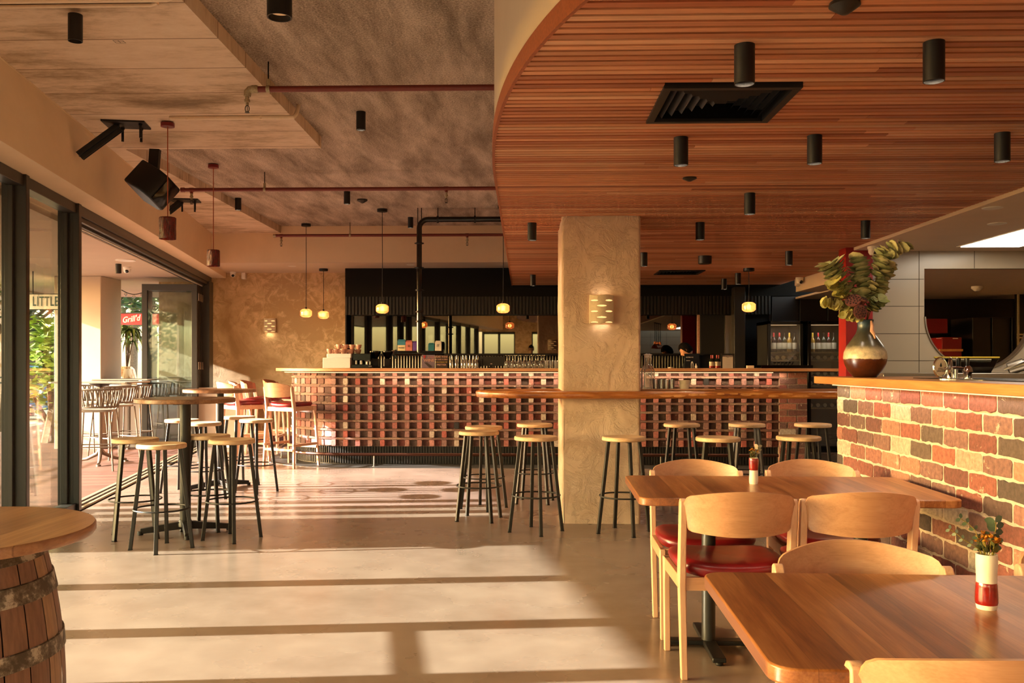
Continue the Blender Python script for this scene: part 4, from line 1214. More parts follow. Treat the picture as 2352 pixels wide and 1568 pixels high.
# square vent
def make_vent(p0, p1, nm, lab):
    x0, x1 = p0[0], p1[0]; y0, y1 = p0[1], p1[1]; S = x1-x0; D = y1-y0
    t = thing('ceiling_vent', lab, 'air vent', (x0, y0, ZT), group='square black air vents in the timber ceiling')
    m = MB(); f = .035
    m.box(0, S, 0, f, -.012, .05); m.box(0, S, D-f, D, -.012, .05); m.box(0, f, f, D-f, -.012, .05); m.box(S-f, S, f, D-f, -.012, .05)
    m.build('vent_frame', 'black_metal', t)
    m = MB()
    k = f+.012; i = 0
    while k < S/2-.02:
        b = k+.022
        lo, hi = -.004, .03
        kd = k*D/S; bd = b*D/S
        P0_ = [(k, kd, hi), (S-k, kd, hi), (S-k, D-kd, hi), (k, D-kd, hi)]; P1_ = [(b, bd, lo), (S-b, bd, lo), (S-b, D-bd, lo), (b, D-bd, lo)]
        m.add(P0_+P1_, [(0, 1, 5, 4), (1, 2, 6, 5), (2, 3, 7, 6), (3, 0, 4, 7)]); k += .042
    m.build('louvres', 'black_metal', t, recalc=False)
    m = MB(); m.box(0, S, 0, D, .045, .05); m.build('backing', 'black_matte', t)
a = onc(1525, 197, ZT); b = onc(1842, 197, ZT); c = onc(1486, 279, ZT)
make_vent((a[0], a[1]), (b[0], c[1]), 0, 'large square four-way air vent in the timber ceiling')
a = onc(1515, 620, ZT); b = onc(1620, 620, ZT); c = onc(1508, 629.5, ZT)
make_vent((a[0], a[1]), (b[0], c[1]), 1, 'far black air vent in the timber ceiling, right of the column')
# sprinkler pipes
def sprinkler(t, x, y, z):
    m = MB(); m.lathe([(.014, 0), (.014, -.03), (.02, -.032), (.02, -.05), (.011, -.052), (.011, -.07)], (x, y, z), 14); o = m.build('sprinkler_head', 'galvanised', t)
    m = MB(); m.tube([(x+.014*cos(a), y, z-.095+.024*sin(a)) for a in [2*pi*i/16 for i in range(16)]], .003, 6, closed=True); m.lathe([(.016, -.122), (.016, -.119)], (x, y, z), 14); m.tube([(x, y, z-.07), (x, y, z-.12)], .0025, 6)
    m.build('deflector', 'black_metal', o)
def pipe(p0, x1, z, r, lab, clamps, heads, end):
    t = thing('sprinkler_pipe', lab, 'pipe', (0, 0, 0), group='red sprinkler pipes under the ceiling'); y = p0.y
    m = MB(); m.tube([(p0.x, y, z), (x1, y, z)], r, 16); m.build('pipe', 'red_paint', t)
    if end == 'elbow':
        m = MB(); m.lathe([(r*1.2, -.03), (r*1.35, -.02), (r*1.35, .01), (r*1.1, .02)], (0, 0, 0), 16, T=Matrix.Translation((p0.x-.01, y, z)) @ Matrix.Rotation(pi/2, 4, 'Y'))
        m.tube([(p0.x-.02, y, z), (p0.x-.05, y, z-.004), (p0.x-.065, y, z-.02), (p0.x-.068, y, z-.05)], [r*1.2, r*1.3, r*1.3, r*1.15], 14); m.build('elbow', 'galvanised', t)
        sprinkler(t, p0.x-.068, y, z-.04)
    else:
        m = MB(); m.tube([(p0.x-.04, y, z), (p0.x, y, z)], r*1.25, 14); m.build('end_cap', 'galvanised' if end == 'cap' else 'red_paint', t)
    for x in clamps:
        m = MB()
        for q in range(14):
            a0, a1 = 2*pi*q/14, 2*pi*(q+1)/14; rr = r+.004
            m.add([(x-.013, y+rr*cos(a0), z+rr*sin(a0)), (x+.013, y+rr*cos(a0), z+rr*sin(a0)), (x+.013, y+rr*cos(a1), z+rr*sin(a1)), (x-.013, y+rr*cos(a1), z+rr*sin(a1))], [(0, 1, 2, 3)])
        m.box(x-.013, x+.013, y-.005, y+.005, z+r, z+r+.05); m.build('clamp', 'galvanised', t)
        m = MB(); m.tube([(x, y, z+r+.04), (x, y, ZF+.001)], .005, 8); m.build('hanger_rod', 'black_metal', t)
    for x in heads:
        m = MB(); m.lathe([(r*1.15, -.025), (r*1.15, .025)], (0, 0, 0), 14, T=Matrix.Translation((x, y, z)) @ Matrix.Rotation(pi/2, 4, 'Y'))
        m.lathe([(r*.8, -r-.02), (r*.8, 0)], (x, y, z), 14); m.build('tee', 'red_paint', t); sprinkler(t, x, y, z-r-.015)
zp = ZS-.085
v = W(590, 205, F*(zp-HC)/(PY-205)); pipe(v, -.17, zp, .021, 'red sprinkler pipe nearest the camera, ending in a grey elbow', [W(612, 205, v.y).x], [], 'elbow')
v = W(424, 436, F*(zp-HC)/(PY-436)); pipe(v, -.19, zp, .021, 'second red sprinkler pipe, crossing the middle of the felt ceiling', [WY(608, 436, v.y).x], [WY(440, 436, v.y).x, WY(1025, 436, v.y).x], 'red')
v = W(634, 541, F*(zp-HC)/(PY-541)); pipe(v, -.19, zp, .021, 'farthest red sprinkler pipe, along the back bulkhead', [WY(804, 541, v.y).x], [WY(646, 541, v.y).x, WY(1073, 541, v.y).x], 'cap')
# conduits
t = thing('conduit', 'pale bent conduit running from the near red pendant across the slab edge', 'conduit')
v0 = onc(390, 273, ZS-.02); v1 = onc(655, 271, ZS-.02)
m = MB(); yy = v0[1]; xe_ = -1.88
m.tube([(v0[0], yy, ZS-.014), (xe_-.02, yy, ZS-.014), (xe_+.025, yy, ZS-.012), (xe_+.04, yy+.01, ZS+.01), (xe_+.045, yy+.05, ZS+.06), (xe_+.045, yy+.08, ZF)], .017, 10); m.build('tube', 'conduit', t)
m = MB()
for x in (WY(430, 270, yy).x, WY(600, 270, yy).x): m.box(x-.008, x+.008, yy-.016, yy+.016, ZS-.03, ZS)
m.build('saddle', 'conduit', t)
t = thing('conduit', 'pale conduit along the slab at the top left edge of the photo', 'conduit')
m = MB(); v0 = onc(-60, 4, ZS-.015); v1 = onc(400, 4, ZS-.015); yy = v0[1]
m.tube([(v0[0]-.3, yy, ZS-.014), (v1[0]-.03, yy, ZS-.014), (v1[0], yy-.02, ZS-.014), (v1[0]+.02, yy-.06, ZS-.014), (v1[0]+.02, yy-.4, ZS-.014)], .014, 10)
m.tube([(v0[0]-.3, yy+.08, ZS-.012), (v1[0]-.15, yy+.08, ZS-.012), (v1[0]-.1, yy+.05, ZS-.012)], .01, 10); m.build('tube', 'conduit', t)
v = onc(173, 34, ZS); m = MB(); m.lathe([(.035, -.03), (.035, 0)], (v[0], v[1], ZS), 20); tag(m.build('junction_box', 'conduit'), 'round pale junction box between the concrete slab and the top-left downlight', 'junction box')
v = onc(384, 275, ZS); 
# ceramic red pendants
def red_pendant(px, pyc, zc, pytop, pybot, lab):
    loc = onc(px, pyc, zc); d = F*(zc-HC)/(PY-pyc); t = thing('ceramic_pendant', lab, 'pendant light', loc, group='dark red glazed ceramic pendants')
    zt = HC+(PY-pytop)/F*d-zc; zb = HC+(PY-pybot)/F*d-zc; r = .066
    m = MB(); m.lathe([(.055, 0), (.055, -.03)], n=28); m.build('canopy', 'red_box', t)
    m = MB(); m.tube([(0, 0, -.02), (0, 0, zt-.01)], .0045, 8); m.build('cord', 'cord_orange', t)
    m = MB()
    def fn(u, v, r=r):
        a = 2*pi*u; z = zb+(zt-zb)*v; k = NZ.noise(Vector((cos(a)*4+px, sin(a)*4, z*7)))*.004+NZ.noise(Vector((cos(a)*12, sin(a)*12, z*10)))*.0018
        e = -.006 if v > .97 else 0; return ((r+k+e)*cos(a), (r+k+e)*sin(a), z)
    m.grid(fn, 48, 24, cu=True); m.lathe([(.0001, zt-.004), (.062, zt-.001)], n=24, cap=False); m.lathe([(r-.004, zb), (r-.006, zt-.02)], n=36, cap=False); m.build('shade', 'pendant_glaze', t, recalc=False, angle=70)
    m = MB(); m.lathe([(.0001, zb+.05), (.025, zb+.06), (.025, zb+.1), (.0001, zb+.12)], n=16, cap=False); m.build('bulb', 'lamp_inner', t)
red_pendant(385, 283, ZS-.01, 499, 549, 'dark red glazed ceramic pendant on an orange cord, the nearer one below the slab')
red_pendant(490, 379, ZF-.01, 574, 611, 'dark red glazed ceramic pendant on an orange cord, the farther one by the back corner')
# amber glass pendants
LIGHTS = []
def amber(loc, zg, lab, par=None):
    t = thing('glass_pendant', lab, 'pendant light', loc, group='ribbed amber glass pendants around the bar'); g = zg-loc[2]
    m = MB(); m.lathe([(.07, 0), (.07, -.035), (.066, -.038)], n=28); m.build('canopy', 'black_metal', t)
    m = MB(); m.tube([(0, 0, -.02), (.003, 0, g*.5), (0, 0, g+.075)], .0045, 8); m.build('cord', 'black_matte', t)
    m = MB(); m.lathe([(.014, g+.09), (.018, g+.062), (.03, g+.058)], n=16); m.build('lamp_holder', 'black_metal', t)
    m = MB(); n = 48; pr = [(.04, .062), (.062, .054), (.083, .035), (.085, .03), (.085, -.03), (.08, -.038), (.058, -.056), (.035, -.062), (.0001, -.063)]
    vs = []
    for r, z in pr:
        for i in range(n): a = 2*pi*i/n; k = 1+(.02 if i % 2 else -.02); vs.append((r*k*cos(a), r*k*sin(a), g+z))
    fs = [(k*n+i, k*n+(i+1) % n, (k+1)*n+(i+1) % n, (k+1)*n+i) for k in range(len(pr)-1) for i in range(n)]
    m.add(vs, fs, 0, None, True); m.build('shade', 'amber_glass', t, angle=80, recalc=False)
    m = MB(); m.lathe([(.0001, g-.03), (.018, g-.024), (.024, g-.004), (.016, g+.02), (.009, g+.04), (.0001, g+.045)], n=18, cap=False); m.build('bulb', 'bulb', t)
    LIGHTS.append((loc[0], loc[1], zg))
def ap(px, pyc, zc, pyg, lab):
    loc = onc(px, pyc, zc); d = F*(zc-HC)/(PY-pyc); amber(loc, HC+(PY-pyg)/F*d, lab)
ap(703, 514, ZF, 719, 'lit amber glass pendant, leftmost over the curved bar end')
ap(743, 617, 2.868, 723, 'lit amber glass pendant hanging from the white soffit, second from the left')
ap(878, 480, ZF, 709, 'lit amber glass pendant over the bar, left of the black vertical pipe')
v = WY(1155.5, 708, 12.0); amber((v.x, v.y, ZF), v.z, 'lit amber glass pendant over the bar at the edge of the timber ceiling')
ap(1720, 616, ZT, 705, 'lit amber glass pendant in front of the wine fridges')
# wall sconces
def sconce(loc, rz, lab, w=.195, h=.235):
    t = thing('wall_sconce', lab, 'wall light', loc, rz, 'pierced clay wall sconces')
    # curved clay sheet with slots, bulging towards -Y
    m = MB(); slots = []
    rowsz = [.073, .029, -.017, -.066, -.108]
    for i, z in enumerate(rowsz):
        xs_ = (-.06, .06) if i % 2 == 0 else (.0,)
        for x in xs_: slots.append((x, z*h/.235))
    NX, NZ_ = 96, 110
    def pt(i, j):
        x = -w/2+w*i/NX; z = -h/2+h*j/NZ_; return x, z
    def surf(x, z): return (x, -.012-.055*cos(x/(w/2)*1.15)+.0, z+.004*sin(x*40)*(1 if abs(z) > h/2-.004 else 0))
    def hole(x, z):
        for sx, sz in slots:
            if (abs(x-sx)/(.04 if sx == 0 else .03))**1.6+((z-sz)/.0075)**2 < 1: return True
        return False
    vs = []; 
    for j in range(NZ_+1):
        for i in range(NX+1): vs.append(surf(*pt(i, j)))
    fs = []
    for j in range(NZ_):
        for i in range(NX):
            x, z = pt(i+.5, j+.5)
            if hole(x, z): continue
            a = j*(NX+1)+i; fs.append((a, a+1, a+NX+2, a+NX+1))
    m.add(vs, fs, 0, None, True)
    for sx in (-1, 1): m.add([(sx*w/2, 0, -h/2), (sx*w/2, -.012-.055*cos(1.15), -h/2), (sx*w/2, -.012-.055*cos(1.15), h/2), (sx*w/2, 0, h/2)], [(0, 1, 2, 3)])
    o = m.build('shade', 'sconce_clay', t, recalc=False, angle=80)
    md = o.modifiers.new('thick', 'SOLIDIFY'); md.thickness = .004; md.offset = 0
    m = MB(); m.box(-w/2+.006, w/2-.006, -.012, 0, -h/2+.01, h/2-.01); m.build('back_plate', 'sconce_glow', t)
sl = W(1381, 710.5, 7.49); sconce((sl.x, YC0-.006, sl.z), 0, 'pierced curved clay wall sconce glowing on the front of the plaster column')
sconce(((XC0+XC1)/2, YC1+.006, sl.z), pi, 'pierced clay wall sconce on the back of the plaster column, seen in the mirror')
v = WY(620.5, 747, 15.19); sconce((v.x, 15.2, v.z), 0, 'pierced curved clay wall sconce on the textured back wall', .2, .235)
# black font pipe over the bar
fp = thing('beer_font_pipe', 'black industrial pipe dropping from the ceiling to a horizontal tap rail over the bar', 'pipe')
v = WY(963, 700, 12.15); x, y = v.x, v.y; zt = HC+(837-503)/F*12.15
m = MB(); P = [(x, y, 1.47), (x, y, zt-.12)]+[(x+.12-.12*cos(a), y, zt-.12+.12*sin(a)) for a in [pi/2*i/8 for i in range(1, 9)]]+[(-.19, y, zt)]
m.tube(P, .036, 18); m.build('pipe', 'black_gloss', fp)
for z in (1.9, 2.03, 2.32, 2.62, 2.95):
    m = MB(); m.lathe([(.044, -.012), (.05, -.006), (.05, .006), (.044, .012)], (x, y, z), 20); m.box(x-.062, x+.062, y-.008, y+.008, z-.008, z+.008); m.build('coupling', 'black_metal', fp)
for xx in (x+.25, x+.75):
    m = MB(); m.tube([(xx, y, zt), (xx, y, ZF)], .006, 8); m.lathe([(.05, -.012), (.05, .012)], (0, 0, 0), 18, T=Matrix.Translation((xx, y, zt)) @ Matrix.Rotation(pi/2, 4, 'Y')); m.build('hanger_rod', 'black_metal', fp)
m = MB(); m.tube([(x-.02, y, zt-.1), (x-.02, y, ZF)], .006, 8); m.tube([(x+.03, y, zt-.1), (x+.03, y, ZF)], .006, 8); m.build('hanger_rod', 'black_metal', fp)
xl_ = WY(909, 811, 12.15).x; xr_2 = WY(1018, 811, 12.15).x; zz = HC+(837-811)/F*12.15
m = MB(); m.tube([(xl_, y, zz), (xr_2, y, zz)], .034, 16)
for xx in (xl_, xr_2): m.lathe([(.05, -.012), (.05, .012)], (0, 0, 0), 18, T=Matrix.Translation((xx, y, zz)) @ Matrix.Rotation(pi/2, 4, 'Y')); m.box(xx-.012, xx+.012, y-.04, y+.04, zz-.075, zz)
m.build('tap_rail', 'black_gloss', fp)
# ================================================================== LEFT BEAM FITTINGS
def bracket(px, py, lab, k=1.):
    loc = onc(px, py, ZS); t = thing('steel_bracket', lab, 'bracket', loc, LA, group='black steel brackets between slab and beam')
    m = MB(); m.box(-.17*k, .17*k, -.12*k, .12*k, -.014, -.0); m.build('plate', 'bracket_black', t)
    for x, y in ((-.05, .085), (.1, .08), (.13, -.07)):
        m = MB(); m.lathe([(.016, -.03), (.016, -.014)], (x*k, y*k, 0), 8); m.lathe([(.011, -.13), (.011, -.02)], (x*k, y*k, 0), 12); m.build('bolt', 'bracket_black', t)
    m = MB(); a = Vector((-.05, -.02, -.03)); b = Vector((-.34*k, -.1, -.30*k)); m.bar(a, b, .075, .012); m.bar(a+Vector((0, .0, .0)), b, .012, .075); m.bar(a+Vector((.0, .03, 0)), b+Vector((0, .03, 0)), .012, .075); m.build('strut', 'bracket_black', t)
    return t
bracket(290, 284, 'black steel bracket bolted under the concrete slab, the near one above the window wall')
bracket(425, 459, 'black steel bracket bolted under the concrete, the far one behind the near red pendant')
spk = W(352, 428, 8.25); t = thing('wall_speaker', 'black angular loudspeaker mounted high on the left beam', 'speaker', spk, radians(0))
m = MB(); T_ = Euler((radians(-28), radians(28), radians(-25))).to_matrix().to_4x4()
P = [(-.15, -.17), (.08, -.17), (.17, -.1), (.18, .1), (.08, .17), (-.15, .17)]; m.prism(P, -.13, .13, 'Z', T=T_); m.build('cabinet', 'bracket_black', t, bevel=.02, seg=3)
m = MB(); T2_ = T_; m.grid(lambda u, v: tuple(T2_ @ Vector((.178+.02*sin(pi*u)*sin(pi*v), -.09+.18*u, -.12+.24*v))), 8, 8); m.build('grille', 'black_gloss', t, recalc=False)
m = MB(); m.bar((0, 0, .1), (0.01, .02, .34), .09, .05); m.build('mount_arm', 'bracket_black', t)
# security cameras
def cctv(loc, lab, rz=0., r=.045):
    t = thing('security_camera', lab, 'camera', loc, rz, 'white dome security cameras')
    m = MB(); m.lathe([(r*1.15, 0), (r*1.15, -.02), (r, -.03), (r*.98, -.06), (r*.7, -.085), (.0001, -.095)], n=24, cap=False); m.build('housing', 'white_plastic', t)
    m = MB(); m.lathe([(r*.55, 0), (r*.5, .02), (r*.25, .03), (.0001, .032)], n=18, T=Matrix.Translation((.01, -r*.45, -.06)) @ Matrix.Rotation(radians(115), 4, 'X'), cap=False); m.build('lens', 'black_gloss', t)
v = onc(535, 624, 2.868); v = WY(535, 626, 15.0); cctv((v.x, 15.0, 2.868), 'white dome security camera in the back left corner under the soffit')
v = WY(558, 632, 15.1); m = MB(); m.box(v.x-.035, v.x+.035, 15.11, 15.2, v.z-.06, v.z+.05); tag(m.build('motion_sensor', 'white_plastic', bevel=.012), 'small white motion sensor on the back wall next to the corner camera', 'sensor')
v = WY(1845, 634, 12.9); cctv((v.x-.05, 12.9, ZT), 'white dome security camera beside the boxed beam above the wine fridges', r=.05)
v = WY(1818, 648, 13.2); m = MB(); m.box(3.90, 3.955, 13.1, 13.2, v.z-.06, v.z+.06); tag(m.build('motion_sensor', 'white_plastic', bevel=.012), 'small white motion sensor at the end of the boxed beam near the wine fridges', 'sensor')
v = WY(2006, 580, 9.3); cctv((v.x, 9.3, ZW), 'white dome security camera behind the eucalyptus leaves', r=.05)
# kitchen ceiling things
a = onc(2195, 575, ZW); b = onc(2290, 575, ZW); 
A = onc(2197, 574, ZW); B = onc(2250, 574, ZW); m = MB()
lx0 = A[0]; ly1 = A[1]; lx1 = B[0]; ly0 = ly1-1.15
t = thing('ceiling_panel_light', 'bright rectangular panel light in the white kitchen ceiling', 'ceiling light')
m.box(4.42, 5.0, 7.55, 9.3, ZW-.012, ZW-.001); m.build('diffuser', 'panel_light', t); m = MB(); m.box(4.39, 5.03, 7.52, 9.33, ZW-.006, ZW+.0); m.build('frame', 'white_plastic', t)
v = onc(2330, 490, ZW); t = thing('ceiling_grille', 'white slotted air grille in the kitchen ceiling at the right edge', 'air vent', (4.05, 6.3, ZW))
m = MB(); m.box(0, .9, 0, .55, -.014, 0); m.build('grille_frame', 'white_plastic', t); m = MB()
for i in range(6): m.box(.08, .82, .08+i*.07, .105+i*.07, -.018, -.0135)
m.build('slots', 'ink', t)
for i, (px, py) in enumerate(((2280, 477), (2290, 513))):
    v = onc(px, py, ZW); m = MB(); m.lathe([(.075, 0), (.075, -.005), (.06, -.008)], n=28); o = m.build('ceiling_disc', 'white_plastic', None, loc=(v[0], v[1], ZW)); tag(o, ['round white access disc in the kitchen ceiling, nearer the timber edge', 'round white access disc in the kitchen ceiling, beside the slotted grille'][i], 'ceiling disc', 'white discs in the kitchen ceiling')
m = MB(); m.box(4.3, 8.2, 9.9, 15.2, 2.36, 2.39); struct(m.build('ceiling.007', 'white_paint'))
v = WY(2244, 637, 12.2); t = thing('smoke_alarm', 'white smoke alarm on the ceiling seen through the U-shaped kitchen opening', 'smoke alarm', (v.x, v.y, 2.36)); m = MB(); m.lathe([(.07, 0), (.07, -.03), (.05, -.05), (.03, -.065), (.0001, -.066)], n=24, cap=False); m.build('housing', 'white_plastic', t)
for i, (px, py, w) in enumerate(((671, 611, .09), (943, 608, .09))):
    d = F*(2.868-HC)/(PY-py); v = W(px, py, d); m = MB(); m.lathe([(w/2+.02, 0), (w/2+.02, -.004), (w/2, -.006)], n=24); o = m.build('recessed_light', 'white_plastic', None, loc=(v.x, v.y, 2.868)); tag(o, ['small recessed light in the white soffit above the textured wall', 'small recessed light in the white soffit beside the black pipe'][i], 'recessed light', 'recessed lights in the soffit')
m = MB(); v = onc(273, 95, ZS)
for k in range(3):
    m.box(v[0]-.03+k*.03, v[0]-.028+k*.03, v[1]-.02, v[1]+.03, ZS-.001, ZS)
    m.box(v[0]-.03, v[0]+.032, v[1]-.02+k*.024, v[1]-.018+k*.024, ZS-.001, ZS)
m.build('grid_mark', 'ink', bpy.data.objects['ceiling'])
# ================================================================== THINGS ON THE BAR
ZB = 1.2725
def onbar(px, Y=12.05): v = WY(px, 845, Y); return (v.x, v.y, ZB)
# coffee machine
cm = thing('coffee_machine', 'white and black espresso machine at the left end of the bar', 'coffee machine', onbar(741, 12.0))
s = 1/F*12.
m = MB(); m.box(0, 64*s, 0, .38, 0, 24*s); m.box(9*s, 65*s, .02, .36, 24*s+.0, 33.5*s); m.build('side_panel', 'white_enamel', cm, bevel=.004)
m = MB(); m.box(64*s, 108*s, .1, .36, 18*s, 33*s); m.box(64*s, 110*s, .05, .38, 0, 8*s); m.box(64*s, 90*s, .28, .36, 0, 26*s); m.build('machine_body', 'black_gloss', cm, bevel=.004)
m = MB(); 
for xx in (72, 84, 98): m.lathe([(.022, 0), (.022, .05), (.03, .055), (.03, .075)], (xx*s, .16, 9*s), 16)
m.build('group_head', 'chrome', cm)
m = MB()
for xx, z in ((95, 17), (100, 4)): m.tube([(xx*s, .1, z*s), ((xx+16)*s, -.02, z*s)], .011, 10)
m.build('portafilter_handle', 'black_matte', cm)
for i, xx in enumerate((60, 78)):
    m = MB(); m.lathe([(.035, 0), (.04, .005), (.04, .06), (.03, .1), (.075, .16), (.08, .2), (.08, .21), (.0001, .215)], (0, 0, 0), 24)
    v = onbar(862+i*28, 12.28)
    gd = thing('coffee_grinder', ['coffee grinder hopper behind the stacked cups', 'coffee grinder with clear hopper right of the cups'][i], 'coffee grinder', v, group='coffee grinders beside the espresso machine')
    m = MB(); m.box(-.07, .07, -.09, .09, 0, .03); m.box(-.05, .05, -.05, .06, .03, .15); m.build('grinder_body', 'black_metal', gd, bevel=.006)
    m = MB(); m.lathe([(.035, .15), (.09, .235), (.095, .255)], n=24); m.build('hopper', 'smoke_glass', gd); m = MB(); m.lathe([(.098, .255), (.098, .27), (.05, .276)], n=24); m.build('lid', 'black_gloss', gd); gd.scale = (.8, .8, .85)
cup = thing('coffee_cup', '', 'cup'); m = MB(); m.lathe([(.0001, 0), (.02, 0), (.036, .02), (.042, .05), (.042, .062), (.038, .062), (.034, .03), (.0001, .01)], n=24, cap=False); m.build('bowl', 'cup_pink', cup)
m = MB(); m.tube([(.04+.0, 0, .05), (.06, 0, .048), (.064, 0, .032), (.05, 0, .02), (.036, 0, .02)], .005, 6); m.build('cup_handle', 'cup_pink', cup)
first = True; nrow = 0
base = Vector(onbar(741, 12.0))
mt = base.z+33.5*s
names = ['front row', 'front row', 'front row', 'front row', 'back row', 'back row', 'back row', 'back row', 'back row']
mt2 = base.z+33*s
ordn = ['leftmost', 'second from left', 'third from left', 'fourth from left', 'fifth from left', 'sixth from left', 'rightmost']
for row, (yy, zz, n, x0, dx) in enumerate(((.07, 0, 4, 14, 15.5), (.2, 0, 5, 16, 15), (.13, .062, 4, 34, 15))):
    for i in range(n):
        p = (base.x+(x0+i*dx)*s, base.y+yy, mt+zz+.0005)
        if x0+i*dx > 60: p = (p[0], p[1]+.06 if row == 0 else p[1], mt2+zz+.0005)
        lab = 'pinkish coffee cup on the espresso machine, %s, %s of its row' % (['front row', 'back row', 'upper layer'][row], ordn[i])
        if first: o = cup; first = False; o.location = p; o.rotation_euler = (0, 0, radians(200+i*20))
        else: o = dup(cup, p, radians(200+vr.uniform(-40, 40)), lab)
        o['label'] = lab; o['group'] = 'coffee cups stacked on the espresso machine'
# bags on the ledge
def bag(px0, px1, pytop, mats, lab, txt=None):
    Y = 14.35; a = WY(px0, 812, Y); b = WY(px1, 812, Y); z0 = 1.492; z1 = HC+(PY-pytop)/F*Y; w = b.x-a.x
    t = thing('coffee_bag', lab, 'package', (a.x, Y, z0), group='packages on the back bar ledge'); h = z1-z0
    m = MB(); m.add([(0, 0, 0), (w, 0, 0), (w, .07, 0), (0, .07, 0), (0, .0, h*.85), (w, .0, h*.85), (w, .07, h*.85), (0, .07, h*.85), (.01, .03, h), (w-.01, .03, h), (w-.01, .04, h), (.01, .04, h)],
        [(3, 2, 1, 0), (0, 1, 5, 4), (1, 2, 6, 5), (2, 3, 7, 6), (3, 0, 4, 7), (4, 5, 9, 8), (5, 6, 10, 9), (6, 7, 11, 10), (7, 4, 8, 11), (8, 9, 10, 11)])
    m.build('packet', mats[0], t)
    if len(mats) > 1: m = MB(); m.box(.001, w-.001, -.0015, 0, 0, h*.6); m.build('label_panel', mats[1], t)
    if txt: text(txt[0], 'print', txt[1], txt[2], t, (w/2, -.003, h*txt[3]), (pi/2, 0, 0))
bag(913, 931, 779, ['bag_blue', 'bag_cream'], 'blue-topped cream coffee bag on the ledge left of the black pipe', ('Stumble', .028, 'ink', .42))
bag(931.5, 946.5, 781, ['bag_pink'], 'coral pink packet on the back bar ledge', ('*', .09, 'ink', .5))
bag(948, 958, 783, ['bag_purple'], 'purple patterned packet against the black pipe')
bag(983.5, 997, 787, ['bag_teal'], 'teal crumpled packet right of the black pipe')
bag(999, 1013.5, 782, ['bag_white'], 'white packet with a small dark print on the back bar ledge', ('#', .07, 'ink', .65))
# posters on the bar
def poster(px0, px1, pyt, pyb, mat, lab, lines, Y=12.0, cat='sign', th=.012, frame=None):
    a = WY(px0, pyb, Y); b = WY(px1, pyb, Y); w = b.x-a.x; z1 = HC+(PY-pyt)/F*Y; h = z1-ZB
    t = thing('counter_sign', lab, cat, (a.x, Y, ZB)); m = MB(); m.box(0, w, 0, th, 0, h); m.build('board', mat, t, bevel=.001)
    if frame: m = MB(); m.box(.02, w-.02, -.002, 0, .0, h-.02); m.build('sheet', frame, t)
    for s_, sz, mt_, fx, fz, al in lines: text(s_, 'lettering', sz, mt_, t, (w*fx, -.004, h*fz), (pi/2, 0, 0), align=al)
    return t, w, h
t, w, h = poster(969, 998.5, 814.5, 845, 'poster_purple', 'purple framed wine poster on the bar showing a glass and the word WINE', [('BY POUR', .02, 'bag_pink', .95, .82, 'RIGHT'), ('WINE', .055, 'cup_pink', .97, .58, 'RIGHT')])
m = MB(); m.prism([(.02, h*.95), (.05, h*.95), (.047, h*.8), (.037, h*.74), (.037, h*.55), (.033, h*.55), (.033, h*.74), (.022, h*.8)], -.004, -.002, 'Y'); m.build('glass_motif', 'red_panel', t)
m = MB(); m.prism([(.03, h*.42), (.06, h*.42), (.13, h*.16), (.13, h*.04), (.1, h*.04), (.07, h*.2)], -.004, -.002, 'Y'); m.build('shoe_motif', 'poster_dark', t)
poster(1000, 1028, 815, 845, 'poster_dark', 'dark lettered sign on the bar beginning DEAR WINE', [('DEAR WINE,', .034, 'cup_pink', .5, .86, 'CENTER'), ('WE HAD A DEAL.', .024, 'cup_pink', .5, .66, 'CENTER'), ('YOU MAKE ME', .025, 'cap_gold', .5, .45, 'CENTER'), ('PRETTIER', .03, 'cup_pink', .5, .25, 'CENTER')], 12.0)
poster(1572, 1606, 812, 843, 'black_gloss', 'black card on the bar about sampling, with a white arch and bottle drawn on it', [('SAMPLE ARE', .018, 'text_white', .35, .75, 'CENTER'), ('ENQUIRE', .012, 'text_white', .25, .52, 'CENTER')], 11.95)
t, w, h = poster(1656, 1687, 812, 843, 'black_matte', 'framed grey notice headed BRIGHTON on the right of the bar', [('BRIGHTON', .032, 'ink', .5, .84, 'CENTER'), ('BAR', .014, 'ink', .5, .74, 'CENTER')]+[('- - - - -', .018, 'ink', .5, .6-.11*k, 'CENTER') for k in range(5)], 11.95, frame='frame_white')
for x_ in (.09, .12):
    pass
o = bpy.data.objects
m = MB(); P = [(.085, .0), (.085, .06), (.092, .085), (.1, .09), (.108, .085), (.115, .06), (.115, 0), (.109, 0), (.109, .058), (.1, .08), (.091, .058), (.091, 0)]; m.prism(P, -.004, -.002, 'Y'); m.prism([(.135, 0), (.165, 0), (.165, .03), (.155, .04), (.155, .06), (.145, .06), (.145, .04), (.135, .03)], -.004, -.002, 'Y')
m.build('arch_motif', 'text_white', [x for x in bpy.data.objects if x.name.startswith('counter_sign') and 'black card' in x.get('label', '')][0])
# POS screen
v = WY(1098, 845, 12.0); t = thing('pos_terminal', 'black till screen seen from behind on the bar', 'till', (v.x, 12.0, ZB)); w = WY(1158, 845, 12.0).x-v.x
m = MB(); m.box(.02, w, 0, .03, .03, .155); m.box(0, .06, -.005, .02, .02, .12); m.build('screen', 'black_matte', t, bevel=.004); m = MB(); m.box(w/2-.05, w/2+.05, .02, .16, 0, .02); m.box(w/2-.02, w/2+.02, .03, .06, 0, .1); m.build('stand', 'black_matte', t)
m = MB(); m.box(w/2-.01, w/2+.015, -.001, 0, .055, .06); m.build('badge', 'white_paint', t)
